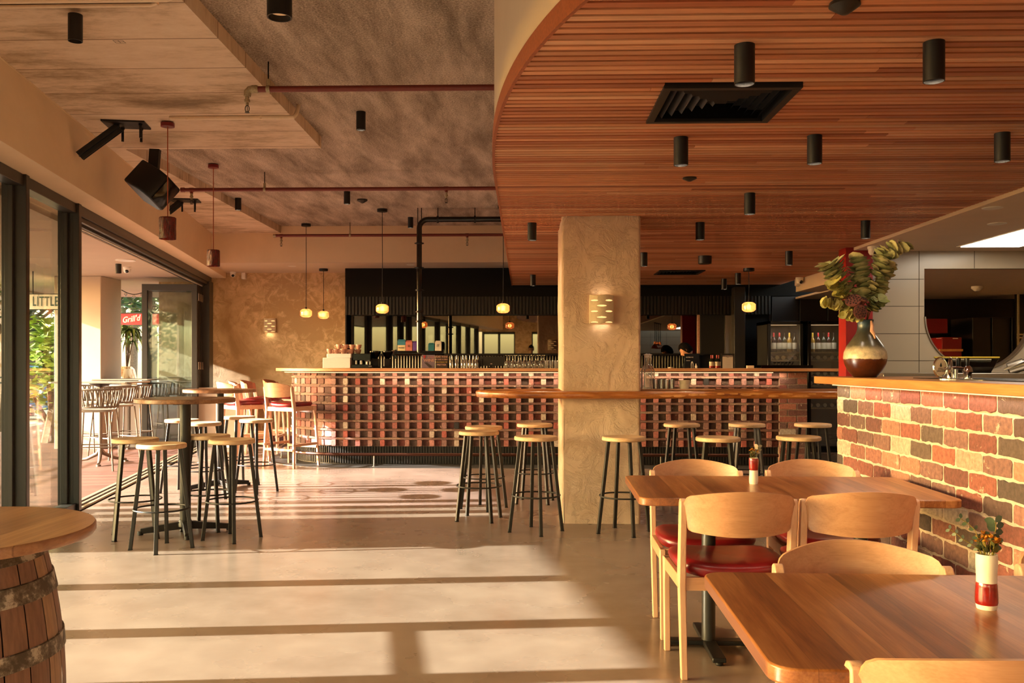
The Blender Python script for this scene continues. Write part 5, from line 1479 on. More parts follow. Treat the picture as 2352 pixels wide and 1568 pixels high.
# glasses upside down and upright on the bar
wg = thing('wine_glass', '', 'glass'); m = MB(); m.lathe([(.03, 0), (.031, .001), (.037, .04), (.036, .07), (.02, .095), (.004, .105), (.003, .16), (.005, .166), (.03, .17), (.03, .171)], n=20, cap=False); m.build('bowl', 'clear_glass', wg)
GW = 'upturned wine glasses lined up on the bar'
xsg = [1165+13*i for i in range(7)]
k = 0
for i, px in enumerate(xsg):
    for j, Y in enumerate((12.0, 12.12)):
        v = WY(px+j*4, 845, Y); lab = 'upturned wine glass on the bar, %s screen, %s row' % (['next to the till', 'second from the till', 'third from the till', 'fourth from the till', 'fifth from the till', 'sixth from the till', 'seventh from the till', 'eighth from the till', 'ninth from the till'][i], ['front', 'rear'][j])
        o = wg if k == 0 else dup(wg, (0, 0, 0), 0, lab); o.location = (v.x, Y, ZB); o['label'] = lab; o['group'] = GW; k += 1
tb = thing('tumbler', '', 'glass'); m = MB(); m.lathe([(.0001, .006), (.028, .006), (.028, 0), (.03, 0), (.036, .1), (.034, .1), (.029, .012)], n=24, cap=False); m.build('wall', 'clear_glass', tb)
k = 0
for i, px in enumerate((1256, 1266, 1277)):
    v = WY(px, 845, 12.0); lab = 'clear tumbler on the bar between the wine glasses and the column, %s' % ['leftmost', 'middle', 'nearest the column'][i]
    o = tb if k == 0 else dup(tb, (0, 0, 0), 0, lab); o.location = (v.x, 12.0, ZB); o['label'] = lab; o['group'] = 'tumblers on the bar beside the column'; k += 1
fg = thing('champagne_flute', '', 'glass'); m = MB(); m.lathe([(.022, 0), (.027, .05), (.02, .1), (.004, .12), (.003, .17), (.026, .175)], n=18, cap=False); m.build('bowl', 'clear_glass', fg)
for i, px in enumerate((1037, 1049, 1063, 1070, 1079, 1087, 1095)):
    v = WY(px, 845, 12.0); lab = 'upturned flute glass on the bar between the lettered sign and the till, %s' % ordn[i]
    o = fg if i == 0 else dup(fg, (0, 0, 0), 0, lab); o.location = (v.x, 12.0, ZB); o['label'] = lab; o['group'] = 'flute glasses left of the till'
# little red-capped bottles
bt_ = thing('bottle', '', 'bottle'); m = MB(); m.lathe([(.0001, 0), (.024, 0), (.025, .005), (.025, .09), (.02, .11), (.009, .13), (.009, .15)], n=20, cap=False); m.build('glass_body', 'wine_green', bt_)
m = MB(); m.lathe([(.0095, .128), (.0095, .172), (.0001, .173)], n=16, cap=False); m.build('cap', 'cap_red', bt_); m = MB(); m.lathe([(.0255, .03), (.0255, .085)], n=20, cap=False); m.build('label', 'label_paper', bt_); m = MB(); m.lathe([(.0256, .004), (.0256, .03)], n=20, cap=False); m.build('label_band', 'red_panel', bt_)
for i, px in enumerate((1633.5, 1637.5, 1646.5, 1651)):
    v = WY(px, 843, 12.0+(.055 if i % 2 else 0)); lab = 'small dark bottle with red cap beside the BRIGHTON notice, %s of four' % ordn[i].replace('fourth from left', 'rightmost')
    o = bt_ if i == 0 else dup(bt_, (0, 0, 0), 0, lab); o.location = (v.x, v.y, ZB); o['label'] = lab; o['group'] = 'small red-capped bottles on the bar'
v = WY(1540, 843, 12.0); m = MB(); m.lathe([(.0001, 0), (.03, 0), (.038, .012), (.036, .014), (.0001, .006)], n=24, cap=False); tag(m.build('saucer', 'white_ceramic', None, loc=(v.x, 12., ZB)), 'small white dish on the bar behind the glass carafes', 'dish')
v = WY(1720, 841, 12.0); m = MB(); m.box(-.045, .045, 0, .06, 0, .035); tag(m.build('napkin_stack', 'napkin', None, loc=(v.x, 11.9, ZB), bevel=.003), 'pale stack of napkins on the bar right of the grey door post', 'napkins')
v = WY(1790, 841, 12.0); t = thing('dish_tray', 'low black tray on the right end of the bar under the wine fridges', 'tray', (v.x, 11.75, ZB)); m = MB(); m.box(-.3, .36, 0, .3, 0, .012); m.box(-.3, .36, 0, .012, .012, .04); m.box(-.3, .36, .29, .3, .012, .04); m.build('tray', 'black_gloss', t)
m = MB()
for q in range(6): m.tube([(-.1+q*.04, .1, .012), (-.12+q*.05, .12, .07), (-.05+q*.04, .16, .075)], .012, 8)
m.build('cloth', 'black_cloth', t)
# things on the leaner
ZL = 1.1035
def onl(px, py=895): v = WZ(px, py, ZL); return v
cb = W(1530, 897, 7.75); t_ = MB(); t_.prism(rrect(-.36, .4, -.11, .11, .03, 4), 0, .01, 'Z'); cy0 = YC0+.25
sb = t_.build('serving_board', 'bar_wood', None, loc=(cb.x+.0, cy0, ZL), bevel=.003); tag(sb, 'pale serving board on the live-edge bar right of the column, carrying glasses', 'board')
ZQ = ZL+.0105
cr = thing('water_carafe', '', 'carafe'); m = MB(); m.box(-.045, .045, -.045, .045, 0, .012)
def sq(u, v):
    pr = [(.045, .0), (.045, .14), (.042, .165), (.022, .205), (.019, .235), (.022, .27)]; f = v*5; i = min(4, int(f)); w = f-i; r = pr[i][0]*(1-w)+pr[i+1][0]*w; z = pr[i][1]*(1-w)+pr[i+1][1]*w
    a = 2*pi*u; e = .35 if z < .17 else .8; ca, sa = cos(a), sin(a); return (r*abs(ca)**e*(1 if ca > 0 else -1), r*abs(sa)**e*(1 if sa > 0 else -1), z)
m.grid(sq, 32, 30, cu=True); m.build('glass_body', 'clear_glass', cr, angle=50); m = MB(); m.lathe([(.02, .262), (.02, .285), (.03, .29), (.0001, .3)], n=18, cap=False); m.build('stopper', 'white_plastic', cr)
for i, (px, dy) in enumerate(((1482, 0), (1491, .09))):
    v = WY(px, 890, cy0+dy-.03); lab = ['square glass water carafe touching the column', 'square glass water carafe just behind the first, next to the tumblers'][i]
    o = cr if i == 0 else dup(cr, (0, 0, 0), 0, lab); o.location = (v.x+(.0 if i else .012), cy0+dy-.03, ZQ if v.x > cb.x-.3 else ZL+.0005); o['label'] = lab; o['group'] = 'water carafes on the live-edge bar'
for i, px in enumerate((1506, 1519, 1531, 1543)):
    for j in range(2):
        v = WY(px, 890, cy0-.045+j*.085); lab = 'clear tumbler on the serving board, %s, %s row' % (ordn[i].replace('fourth from left', 'rightmost'), ['front', 'back'][j])
        o = dup(tb, (v.x, cy0-.045+j*.085, ZQ), 0, lab, 'tumblers on the serving board', (.72, .72, .8))
rk = thing('ramekin', '', 'bowl'); m = MB(); m.lathe([(.0001, 0), (.036, 0), (.046, .03), (.047, .04), (.043, .04), (.036, .008), (.0001, .006)], n=28, cap=False); m.build('bowl', 'cream_ceramic', rk)
v = WY(1572, 890, cy0-.02)
for i in range(2):
    lab = ['cream ramekin under the other on the serving board', 'cream ramekin stacked on top on the serving board'][i]
    o = rk if i == 0 else dup(rk, (0, 0, 0), 0, lab); o.location = (v.x, cy0-.02, ZQ+i*.034); o['label'] = lab; o['group'] = 'stacked cream ramekins'
# water taps on the brick counter
tp = W(2196, 868, 4.4); t = thing('water_tap', 'chrome water tap font with two round medallions and black handles on the brick counter', 'tap', (tp.x, tp.y, ZU+.045))
m = MB(); m.lathe([(.055, 0), (.055, .006), (.04, .01)], n=28, sx=1.5); m.lathe([(.018, .006), (.018, .03), (.025, .04), (.02, .06), (.01, .07)], (.055, 0, 0), 20); m.lathe([(.014, .006), (.014, .06)], (-.03, 0, 0), 20); m.lathe([(.012, .006), (.012, .06)], (.005, .02, 0), 16)
m.tube([(-.06, 0, .055), (.0, 0, .06), (.055, 0, .055)], .008, 10); m.build('font_body', 'chrome', t)
for x_, y_ in ((.02, .02), (.052, 0)):
    m = MB(); m.lathe([(.008, .05), (.011, .07), (.0115, .105), (.009, .108)], (x_, y_, 0), 16); m.build('tap_handle', 'black_gloss', t)
for i, (x_, rz_, sxx) in enumerate(((-.077, 12, 1), (-.03, 55, 1))):
    T_ = Matrix.Translation((x_, -.005*i, .062)) @ Matrix.Rotation(radians(rz_), 4, 'Z') @ Matrix.Rotation(radians(90), 4, 'X')
    m = MB(); m.lathe([(.0001, -.006), (.034, -.006), (.04, 0), (.036, .006), (.031, .006)], n=32, T=T_, sy=1.25, cap=False); o = m.build('medallion', 'chrome', t)
    m = MB(); m.lathe([(.0001, .0055), (.031, .0055)], n=32, T=T_, sy=1.25, cap=False); m.build('medallion_face', 'white_paint', o)
    TT = T_ @ Matrix.Translation((0, 0, .0068))
    for s_, yy in (('STILL', -.008), ('WATER', -.019)):
        tx = text(s_, 'lettering', .013, 'ink', o, (0, 0, 0), (0, 0, 0), ext=.0003); tx.matrix_local = TT @ Matrix.Translation((0, yy, 0))
    m = MB(); m.prism([(.0, .024), (.006, .008), (.004, .002), (-.004, .002), (-.006, .008)], .0062, .0068, 'Z', T=T_); m.build('drop_motif', 'ink', o)
m = MB(); m.prism([(2.12, 3.6), (2.5, 3.6), (2.5, 5.0), (2.12, 5.0)], ZU+.045, ZU+.049, 'Z'); tag(m.build('drip_mat', 'black_gloss'), 'black drip mat lying on the counter between the big vase and the water taps', 'mat')
# kitchen items beyond
v = WY(2180, 849, 9.1); t = thing('glass_sneeze_guard', 'tilted green-tinted glass guard with yellow edge in the kitchen opening', 'glass guard', (WY(2195, 849, 9.3).x, 9.25, 1.238))
x0 = 0; w = WY(2270, 849, 9.3).x-WY(2195, 849, 9.3).x
m = MB(); m.add([(0, 0, .0), (w, 0, .0), (w+.2, .22, .155), (-.14, .22, .155)], [(0, 1, 2, 3)]); o = m.build('glass_pane', 'door_glass', t); md = o.modifiers.new('s', 'SOLIDIFY'); md.thickness = .006
m = MB(); m.bar((-.14, .22, .158), (w+.2, .22, .158), .012, .014); m.build('edge_trim', 'cap_gold', t); m = MB(); m.bar((0, .19, .135), (w+.1, .19, .135), .012, .012); m.build('edge_bar', 'galvanised', t)
v = WY(2335, 850, 9.2); t = thing('steel_scoop', 'polished steel kitchen bowl and lid lying at the right end of the kitchen counter', 'kitchenware', (v.x, 9.2, 1.3))
m = MB(); m.lathe([(.04, -.12), (.09, -.1), (.09, .1), (.05, .13), (.0001, .135)], n=28, T=Matrix.Translation((0, 0, .0)) @ Euler((radians(70), 0, radians(60))).to_matrix().to_4x4() @ Matrix.Scale(.7, 4)); m.build('bowl', 'steel', t)
m = MB(); m.tube([(-.12, 0, -.03), (-.02, -.08, .03), (.06, -.08, .06)], .014, 12); m.build('handle', 'steel', t)
t = thing('kitchen_cabinet', 'dark red kitchen cabinets seen through the U-shaped opening', 'cabinet', (0, 0, 0)); a = WY(2128, 735, 13.6); b = WY(2177, 765, 13.6); m = MB(); m.box(a.x, b.x, 13.6, 14.0, HC+(837-766)/F*13.6, HC+(837-733)/F*13.6); m.build('upper_cupboard', 'red_box', t, bevel=.005)
a = WY(2164, 735, 13.4); b = WY(2209, 765, 13.4); m = MB(); m.box(a.x, b.x, 13.4, 14.2, .5, HC+(837-775)/F*13.4); m.build('lower_cupboard', 'red_box', t, bevel=.005); m = MB(); m.box(a.x-.05, b.x+.0, 13.36, 13.4, HC+(837-807)/F*13.4, HC+(837-802)/F*13.4); m.build('timber_shelf', 'counter_wood', t)
m = MB()
for px in (2156, 2194): v = WY(px, 777, 13.36); m.box(v.x-.035, v.x+.035, 13.35, 13.362, v.z-.004, v.z+.004)
m.build('led_strip', 'white_plastic', t); m = MB(); m.box(a.x, b.x, 13.5, 14.2, 0, .5); m.build('plinth', 'black_matte', t)
for i in range(3):
    a = WY(2234+i*45, 735, 13.7); m = MB(); m.box(a.x, a.x+.27, 13.7, 14.4, 0, HC+(837-730)/F*13.7); tag(m.build('steel_locker', 'dark_cabinet', bevel=.01), 'tall dark kitchen unit seen through the opening, %s' % ['left one', 'middle one', 'right one'][i], 'kitchen unit', 'tall dark kitchen units')
t = thing('window_grid', 'thin tan metal frame dividing the dark kitchen window at the far right', 'frame'); m = MB(); a = WY(2338, 700, 13.6)
m.box(a.x-.012, a.x+.012, 13.58, 13.6, .9, 2.36)
for py in (768, 775): v = WY(2338, py, 13.6); m.box(a.x-.02, a.x+.6, 13.57, 13.59, v.z-.012, v.z+.012)
m.box(a.x+.58, a.x+.6, 13.58, 13.6, .9, 2.36); m.box(a.x-.03, a.x+.62, 13.6, 13.64, .0, 2.36, 1); m.build('frame', ['galvanised', 'black_gloss'], t)
# copper heat lamps in the kitchen behind the camera's right (seen in the mirror)
hl = thing('heat_lamp', '', 'heat lamp'); m = MB(); m.lathe([(.022, .2), (.024, .13), (.045, .11), (.09, .06), (.115, .0), (.112, .0), (.085, .055), (.03, .11)], n=28, cap=False); m.build('shade', 'copper', hl); m = MB(); m.tube([(0, 0, .2), (0.004, 0, .5), (0, 0, .74)], .009, 8); m.lathe([(.03, .72), (.03, .74)], n=16); m.build('cord', 'black_matte', hl)
for i in range(4):
    lab = 'copper heat lamp reflected in the bar mirror, %s of the four' % ordn[i].replace('fourth from left', 'rightmost')
    o = hl if i == 0 else dup(hl, (0, 0, 0), 0, lab); o.location = (3.72+.09*i, 3.4-.26*i, ZW-.74); o['label'] = lab; o['group'] = 'copper heat lamps'
# wine fridges
def fridge(px0, px1, lab, bottles, Yf=13.75):
    a = WY(px0, 800, Yf); b = WY(px1, 800, Yf); w = b.x-a.x; t = thing('wine_fridge', lab, 'wine fridge', (a.x, Yf, 0), group='tall wine fridges by the dark cabinets'); H = HC+(PY-738)/F*Yf
    m = MB(); m.box(0, w, .6, .62, 0, H); m.box(0, .03, 0, .62, 0, H); m.box(w-.03, w, 0, .62, 0, H); m.box(0, w, 0, .62, H-.05, H); m.box(0, w, 0, .62, 0, .1); m.build('fridge_body', 'black_matte', t)
    m = MB(); f = .045; m.box(0, w, -.04, -.005, 0.05, .05+f); m.box(0, w, -.04, -.005, H-f, H); m.box(0, f, -.04, -.005, .05, H); m.box(w-f, w, -.04, -.005, .05, H); o = m.build('door', 'black_gloss', t, bevel=.003)
    m = MB(); m.box(f, w-f, -.025, -.02, .05+f, H-f); m.build('door_glass', 'clear_glass', o)
    m = MB(); m.box(w*.1, w*.85, .02, .04, H-.062, H-.055); m.build('led_strip', 'led_white', t)
    zs = [HC+(PY-p)/F*(Yf+.1) for p in (809, 827, 863, 885, 910, 935)]
    for z in zs: m = MB(); m.box(.035, w-.035, .04, .55, z-.012, z); m.box(.035, w-.035, .03, .045, z-.018, z+.006, 1); m.build('shelf', ['black_metal', 'galvanised'], t)
    return t, a.x, w, zs
def wine(mat, cap, lab_mat, hs=1.):
    t = thing('wine_bottle', '', 'bottle'); m = MB(); m.lathe([(.0001, 0), (.035, 0), (.037, .006), (.037, .17*hs), (.03, .2*hs), (.014, .225*hs), (.013, .285*hs)], n=24, cap=False); m.build('glass_body', mat, t)
    m = MB(); m.lathe([(.0145, .235*hs), (.0145, .297*hs), (.0001, .298*hs)], n=16, cap=False); m.build('cap', cap, t); m = MB(); m.lathe([(.0375, .05), (.0375, .145*hs)], n=24, cap=False); m.build('label', lab_mat, t)
    return t
f1, fx, fw, fz = fridge(1762, 1843, 'left tall wine fridge with glass door and lit top row of bottles', 6)
f2, gx, gw, gz = fridge(1854, 1945, 'right tall wine fridge beside the red post', 5)
WB = {('r'): wine('wine_red', 'cap_red', 'label_paper'), ('g'): wine('wine_green', 'black_gloss', 'label_paper'), ('a'): wine('wine_amber', 'cap_gold', 'label_paper')}
used = set()
for i, (px, k) in enumerate(((1767.5, 'r'), (1777, 'r'), (1790, 'r'), (1801.5, 'g'), (1813, 'a'), (1825, 'g'), (1866, 'a'), (1879, 'r'), (1891.5, 'g'), (1903, 'r'), (1915, 'g'))):
    v = WY(px, 800, 13.9); z = fz[0]+.0005; L_ = i < 6
    lab = 'upright %s wine bottle in the %s fridge, %s on the top shelf' % ({'r': 'red-capped', 'g': 'dark', 'a': 'gold-topped pale'}[k], 'left' if L_ else 'right', (ordn[:5]+['rightmost'])[i] if L_ else (ordn[:4]+['rightmost'])[i-6])
    xx = max(v.x, fx+.08) if L_ else v.x
    o = WB[k] if k not in used else dup(WB[k], (0, 0, 0), 0, lab)
    used.add(k); o.location = (xx, 13.9 if i else 14.0, z); o['label'] = lab; o['group'] = 'upright wine bottles on the lit fridge shelves'
lb = thing('wine_bottle', '', 'bottle'); m = MB(); m.lathe([(.0001, 0), (.037, 0), (.037, .19), (.014, .23), (.013, .29)], n=18, T=Matrix.Translation((0, 0, .038)) @ Matrix.Rotation(radians(-90), 4, 'X'), cap=False); m.build('glass_body', 'wine_green', lb)
m = MB(); m.lathe([(.0001, -.001), (.03, -.001)], n=18, T=Matrix.Translation((0, 0, .038)) @ Matrix.Rotation(radians(-90), 4, 'X'), cap=False); m.build('base_mark', 'label_paper', lb)
k = 0
for si in (1, 2, 3, 4, 5):
    for q in range(5):
        for side, (x0, w_) in enumerate(((fx, fw), (gx, gw))):
            if side == 0 and si > 1: continue
            lab = 'lying wine bottle in the %s fridge, shelf %s down, %s' % (['left', 'right'][side], ['one', 'two', 'three', 'four', 'five'][si-1], (ordn[:4]+['rightmost'])[q])
            o = lb if k == 0 else dup(lb, (0, 0, 0), 0, lab); k += 1
            o.location = (x0+.08+q*(w_-.15)/4.2, 13.82, (fz if side == 0 else gz)[si]+.0005); o['label'] = lab; o['group'] = 'lying wine bottles in the fridges'
# ================================================================== OUTSIDE
xr2 = random.Random(21)
m = MB(); m.box(-4.6, -.2, -9, 16, -.12, -.012); d_ = struct(lf(m, 'deck', 'deck_wood')); d_.rotation_euler = (0, 0, LA)
m = MB(); m.box(-90, -4.2, -60, 90, -.4, -.15); struct(m.build('street', 'asphalt'))
m = MB(); m.box(-3.75, -.42, -12, 11, 2.72, 3.1); m.box(-3.9, -3.75, -12, 11, 2.68, 3.15); struct(lf(m, 'canopy', 'outdoor_render'))
def post(x0, x1, y0, y1, lab):
    m = MB(); m.box(x0, x1, y0, y1, -.1, 2.72); return tag(m.build('canopy_column', 'outdoor_render', bevel=.01), lab, 'column')
a = W(232, 1000, 14.3); post(a.x-.75, a.x, a.y, a.y+.72, 'square cream rendered column on the terrace, seen through the open doors')
p = LP(-2.6, -1.0); post(p.x-.3, p.x+.2, 5.95, 7.2, 'unseen wide cream rendered pier added beyond the glazed wall to shade the stools')  # pier out of view, added to keep sun off the floor around the stools
for i_ in range(3): post(p.x-.1, p.x, 7.4+i_*.33, 7.57+i_*.33, 'unseen slim cream upright added for striped shade, %s from the pier' % ['first', 'second', 'third'][i_])  # added uprights out of view, breaking the sun into strips beside the pier
# low wall under the terrace column
m = MB(); m.box(a.x, a.x+2.2, a.y+.3, a.y+.42, -.1, .95); struct(m.build('terrace_wall', 'outdoor_render'))
# balustrade
t = thing('terrace_railing', 'thin grey metal railing at the outer edge of the terrace, seen through the left glass', 'railing', P0, LA)
for z in (1.08, .98): m = MB(); m.bar((-4.2, -1.2, z), (-4.2, 9.5, z), .03, .03); m.build('rail', 'graphite', t)
for s_ in range(-1, 10, 2): m = MB(); m.bar((-4.2, s_, -.1), (-4.2, s_, 1.08), .03, .03); m.build('baluster', 'graphite', t)
# signs
v = WY(106, 693, 13.4); t = thing('hanging_sign', 'cream hanging sign lettered LITTLE beyond the left glass', 'sign', v, 0)
m = MB(); m.box(-.32, .34, -.02, .02, -.11, .11); m.build('board', 'sign_white', t); m = MB(); m.box(-.33, .35, -.025, .025, .11, .12); m.box(-.33, .35, -.025, .025, -.12, -.11); m.bar((.2, 0, .12), (.2, 0, 2.72-v.z), .012, .012); m.bar((-.2, 0, .12), (-.2, 0, 2.72-v.z), .012, .012); m.build('sign_frame', 'black_metal', t)
text('LITTLE', 'lettering', .2, 'sign_ink', t, (0, -.024, 0), (pi/2, 0, 0), sx=.6, bold=.003, gap=1.14)
v = W(304, 733, 19.0); t = thing('awning_sign', "red awning sign with white script reading Grill'd, outside beyond the terrace", 'sign', v, 0)
m = MB(); m.box(-.25, .9, -.03, .03, -.115, .115); m.build('board', 'sign_red', t); m = MB(); m.box(-.27, .92, -.04, .04, .115, .14); m.box(-.27, .92, -.04, .04, -.14, -.115); m.box(-.28, -.25, -.04, .04, -2.6, .14); m.build('sign_frame', 'graphite', t)
text("Grill'd", 'lettering', .17, 'text_white', t, (-.02, -.034, .0), (pi/2, radians(-8), 0), sx=.9, shear=.35, bold=.003)
# outdoor high tables
def out_table(px, d, R_, lab):
    v = W(px, 837, d); t = thing('terrace_table', lab, 'table', (v.x, v.y, -.012), group='high terrace tables')
    m = MB(); m.prism(rrect(-R_, R_, -.35, .35, .06, 4), 1.085, 1.105, 'Z'); m.build('tabletop', 'outdoor_top', t)
    m = MB(); m.lathe([(.15, 1.085), (.14, 1.07), (.05, 1.035), (.03, 1.03)], n=20, cap=False); m.build('mount_plate', 'black_metal', t)
    m = MB(); m.lathe([(.025, .12), (.025, 1.05)], n=16); m.build('pole', 'taupe_metal', t)
    for k in range(3):
        a = 2*pi*k/3+.9; m = MB(); m.tube([(0, 0, .2), (.05*cos(a), .05*sin(a), .13), (.2*cos(a), .2*sin(a), .06), (.36*cos(a), .36*sin(a), .03)], [.026, .026, .022, .018], 10); m.lathe([(.03, 0), (.03, .02)], (.36*cos(a), .36*sin(a), 0), 12); m.build('foot', 'taupe_metal', t)
out_table(231, 12.2, .55, 'grey high table on the terrace nearest the doorway'); out_table(297, 14.6, .5, 'grey high table on the terrace farther out, by the potted plant')
# rope bar stools
rs = thing('rope_bar_stool', '', 'stool')
m = MB(); m.prism(rrect(-.22, .22, -.2, .22, .1, 5), .735, .765, 'Z'); m.build('seat', 'outdoor_top', rs, bevel=.008)
for sx in (-1, 1):
    for sy in (-1, 1): m = MB(); m.tube([(sx*.2, sy*.18, .74), (sx*.25, sy*.24, .0)], .011, 8); m.build('leg', 'taupe_metal', rs)
m = MB(); z = .3; m.tube([(-.23, -.22, z), (.23, -.22, z), (.23, .22, z), (-.23, .22, z)], .008, 6, closed=True); m.build('footrest', 'taupe_metal', rs)
def rb(a, z): R_ = .24+.05*(z-.78)/.25; return (R_*1.05*cos(a), -.02+R_*sin(a), z)
m = MB(); A = [radians(175+190*i/30) for i in range(31)]
for z in (.8, 1.02): m.tube([rb(a, z-.0) for a in A], .013, 8)
m.tube([(.2, .1, .75), rb(A[-1], .8), rb(A[-1], 1.02)], .012, 8); m.tube([(-.2, .1, .75), rb(A[0], .8), rb(A[0], 1.02)], .012, 8); m.build('back_frame', 'rope', rs)
m = MB()
for i in range(30):
    a = A[i]; b = A[min(30, i+1)] if i % 2 else A[max(0, i-1)]
    m.tube([rb(a, .795), rb((a+b)/2+.02, .91), rb(b, 1.03)], .0095, 6)
m.build('rope_weave', 'rope', rs)
RS = [((222, 11.5), 12, 'woven rope bar stool on the terrace closest to the black window post'), ((262, 12.9), 60, 'woven rope bar stool on the terrace just behind the closest one'),
      ((303, 13.9), 0, 'woven rope bar stool on the terrace in the middle, under the far high table'), ((352, 15.3), 100, 'woven rope bar stool on the terrace beside the folded glass door'), ((196, 13.3), 180, 'woven rope bar stool on the terrace behind the near high table')]
for i, ((px, d), rz, lab) in enumerate(RS):
    v = W(px, 837, d); o = rs if i == 0 else dup(rs, (0, 0, 0), 0, lab); o.location = (v.x, v.y, -.012); o.rotation_euler = (0, 0, radians(rz)); o['label'] = lab; o['group'] = 'woven rope bar stools on the terrace'
# potted plant
v = W(291, 900, 15.6); t = thing('potted_plant', 'long-leaved plant in a big striped pot standing on a plinth on the terrace', 'plant', (v.x, v.y, -.012))
m = MB(); m.box(-.2, .2, -.2, .2, 0, .86); m.build('plinth', 'outdoor_render', t); m = MB(); m.lathe([(.0001, .86), (.08, .86), (.15, .95), (.165, 1.1), (.13, 1.25), (.08, 1.3), (.07, 1.29)], n=30, cap=False); m.build('pot', 'striped_pot', t)
m = MB(); ms = MB()
for q in range(7):
    bx, by = xr2.uniform(-.05, .3), xr2.uniform(-.1, .1); hz = xr2.uniform(1.45, 1.95); ms.tube([(0, 0, 1.25), (bx*.6, by, hz)], .01, 6)
    for i in range(15):
        a = xr2.uniform(0, 2*pi); L = xr2.uniform(.26, .4); c = srgb(xr2.choice(['#3f5626', '#56702e', '#2e3f1c', '#7a8a3c'])); P = []
        for k in range(6):
            f = k/5; P.append(Vector((bx*.6+cos(a)*L*f, by+sin(a)*L*f*.7, hz+.16*sin(f*2.1)-.28*f*f)))
        sd = Vector((-sin(a), cos(a), .2)); vs = []
        for k, p in enumerate(P): w = .017*(1-(abs(k-1.8)/3.4)**2)+.001; vs += [p-sd*w, p+sd*w]
        m.add(vs, [(2*k, 2*k+1, 2*k+3, 2*k+2) for k in range(5)], 0, c, True)
m.build('leaves', 'leaf_green', t, recalc=False); ms.build('stem', 'bark', t)
# trees
def tree(x, y, h, cr, lab, cols, n=1500, base=.35):
    t = thing('street_tree', lab, 'tree', (x, y, -.15), group='trees across the street')
    m = MB(); m.tube([(0, 0, 0), (.1, 0, h*.3), (-.05, .1, h*.6), (0, 0, h*.8)], [.22, .17, .12, .04], 10); br_ = []
    for q in range(8):
        a = xr2.uniform(0, 2*pi); z = h*xr2.uniform(base, .75); e = Vector((cos(a)*cr*.7, sin(a)*cr*.7, z+h*.12)); m.tube([(0, 0, z-.4), e], [.07, .02], 6); br_.append(e)
    m.build('trunk', 'bark', t); m = MB()
    for i in range(n):
        e = xr2.choice(br_+[Vector((0, 0, h*.85))]*2); p = e+Vector([xr2.gauss(0, cr*.28) for _ in range(3)]); c = srgb(xr2.choice(cols)); s_ = xr2.uniform(.16, .34)*(1 if h > 3 else .5); k = xr2.uniform(.7, 1.2)
        leafmesh(m, p, (xr2.uniform(-1, 1), xr2.uniform(-1, 1), xr2.uniform(-.6, .6)), (0, 0, 1), s_, s_*.8, tuple(v*k for v in c[:3])+(1,), .15)
    m.build('crown', 'leaf_green', t, recalc=False)
dark = ['#3d5226', '#4a6030', '#2f421c', '#61783a']; lite = ['#7c9a3a', '#93b04a', '#5f7f2c', '#a7b95a']
for i, (px, d, h, cr, cols, lab) in enumerate(((60, 26, 7.5, 2.2, dark, 'broad dark green street tree behind the LITTLE sign'), (122, 15.6, 2.3, .5, lite, 'young bright green tree just beyond the terrace railing'), (10, 20, 6, 1.8, dark, 'street tree at the extreme left behind the glass'),
    (300, 34, 8, 2.6, lite, "leafy green tree under the red awning sign"), (350, 48, 9, 2.6, dark, 'taller tree behind the folded glass door'), (425, 62, 8, 2.6, lite, 'wide tree seen through the folded glass door panes'), (205, 30, 8, 2., dark, 'tree hidden behind the terrace column'))):
    v = W(px, 837, d); tree(v.x, v.y, h, cr, lab, cols, 2200 if h > 3 else 900, .35 if h > 3 else .2)
for i, (x, y) in enumerate(((-13, -6), (-17, -12), (-12, -16))): tree(x, y, 5, 1.6, ['garden tree outside behind the camera, seen only in the bar mirror', 'second garden tree behind the camera, beyond the first', 'palm-sized tree behind the camera by the far corner'][i], dark, 700)
# building opposite
t = thing('street_building', 'pale building across the street behind the trees', 'building'); m = MB(); m.box(-60, -34, 52, 60, -.2, 9); m.build('wall', 'far_wall', t)
for i in range(6):
    m = MB(); m.box(-58+i*4, -56+i*4, 51.95, 52.02, 3.2, 5); m.build('window', 'car_glass', t)
m = MB(); m.box(-60.3, -33.7, 51.7, 60.2, 9, 9.3); m.build('roof', 'terracotta', t)
# parked car
v = W(85, 837, 24); cr_ = thing('car', 'blue parked car beyond the railing, seen through the left glass', 'car', (v.x, v.y, -.15), radians(15))
m = MB(); m.prism([(-2., .3), (2.05, .3), (2.1, .7), (1.9, .85), (.95, .95), (.4, 1.42), (-1.1, 1.45), (-1.75, 1.0), (-2.1, .9)], -.85, .85, 'Y'); m.build('car_body', 'car_blue', cr_, bevel=.06, seg=3)
m = MB(); m.prism([(.86, .97), (.38, 1.36), (-1.05, 1.38), (-1.6, 1.0)], -.86, .86, 'Y'); m.build('windows', 'car_glass', cr_)
for x in (-1.3, 1.35):
    for y in (-.8, .8): m = MB(); m.lathe([(.32, -.1), (.32, .1)], (0, 0, 0), 20, T=Matrix.Translation((x, y, .32)) @ Matrix.Rotation(pi/2, 4, 'X')); m.build('wheel', 'black_matte', cr_)
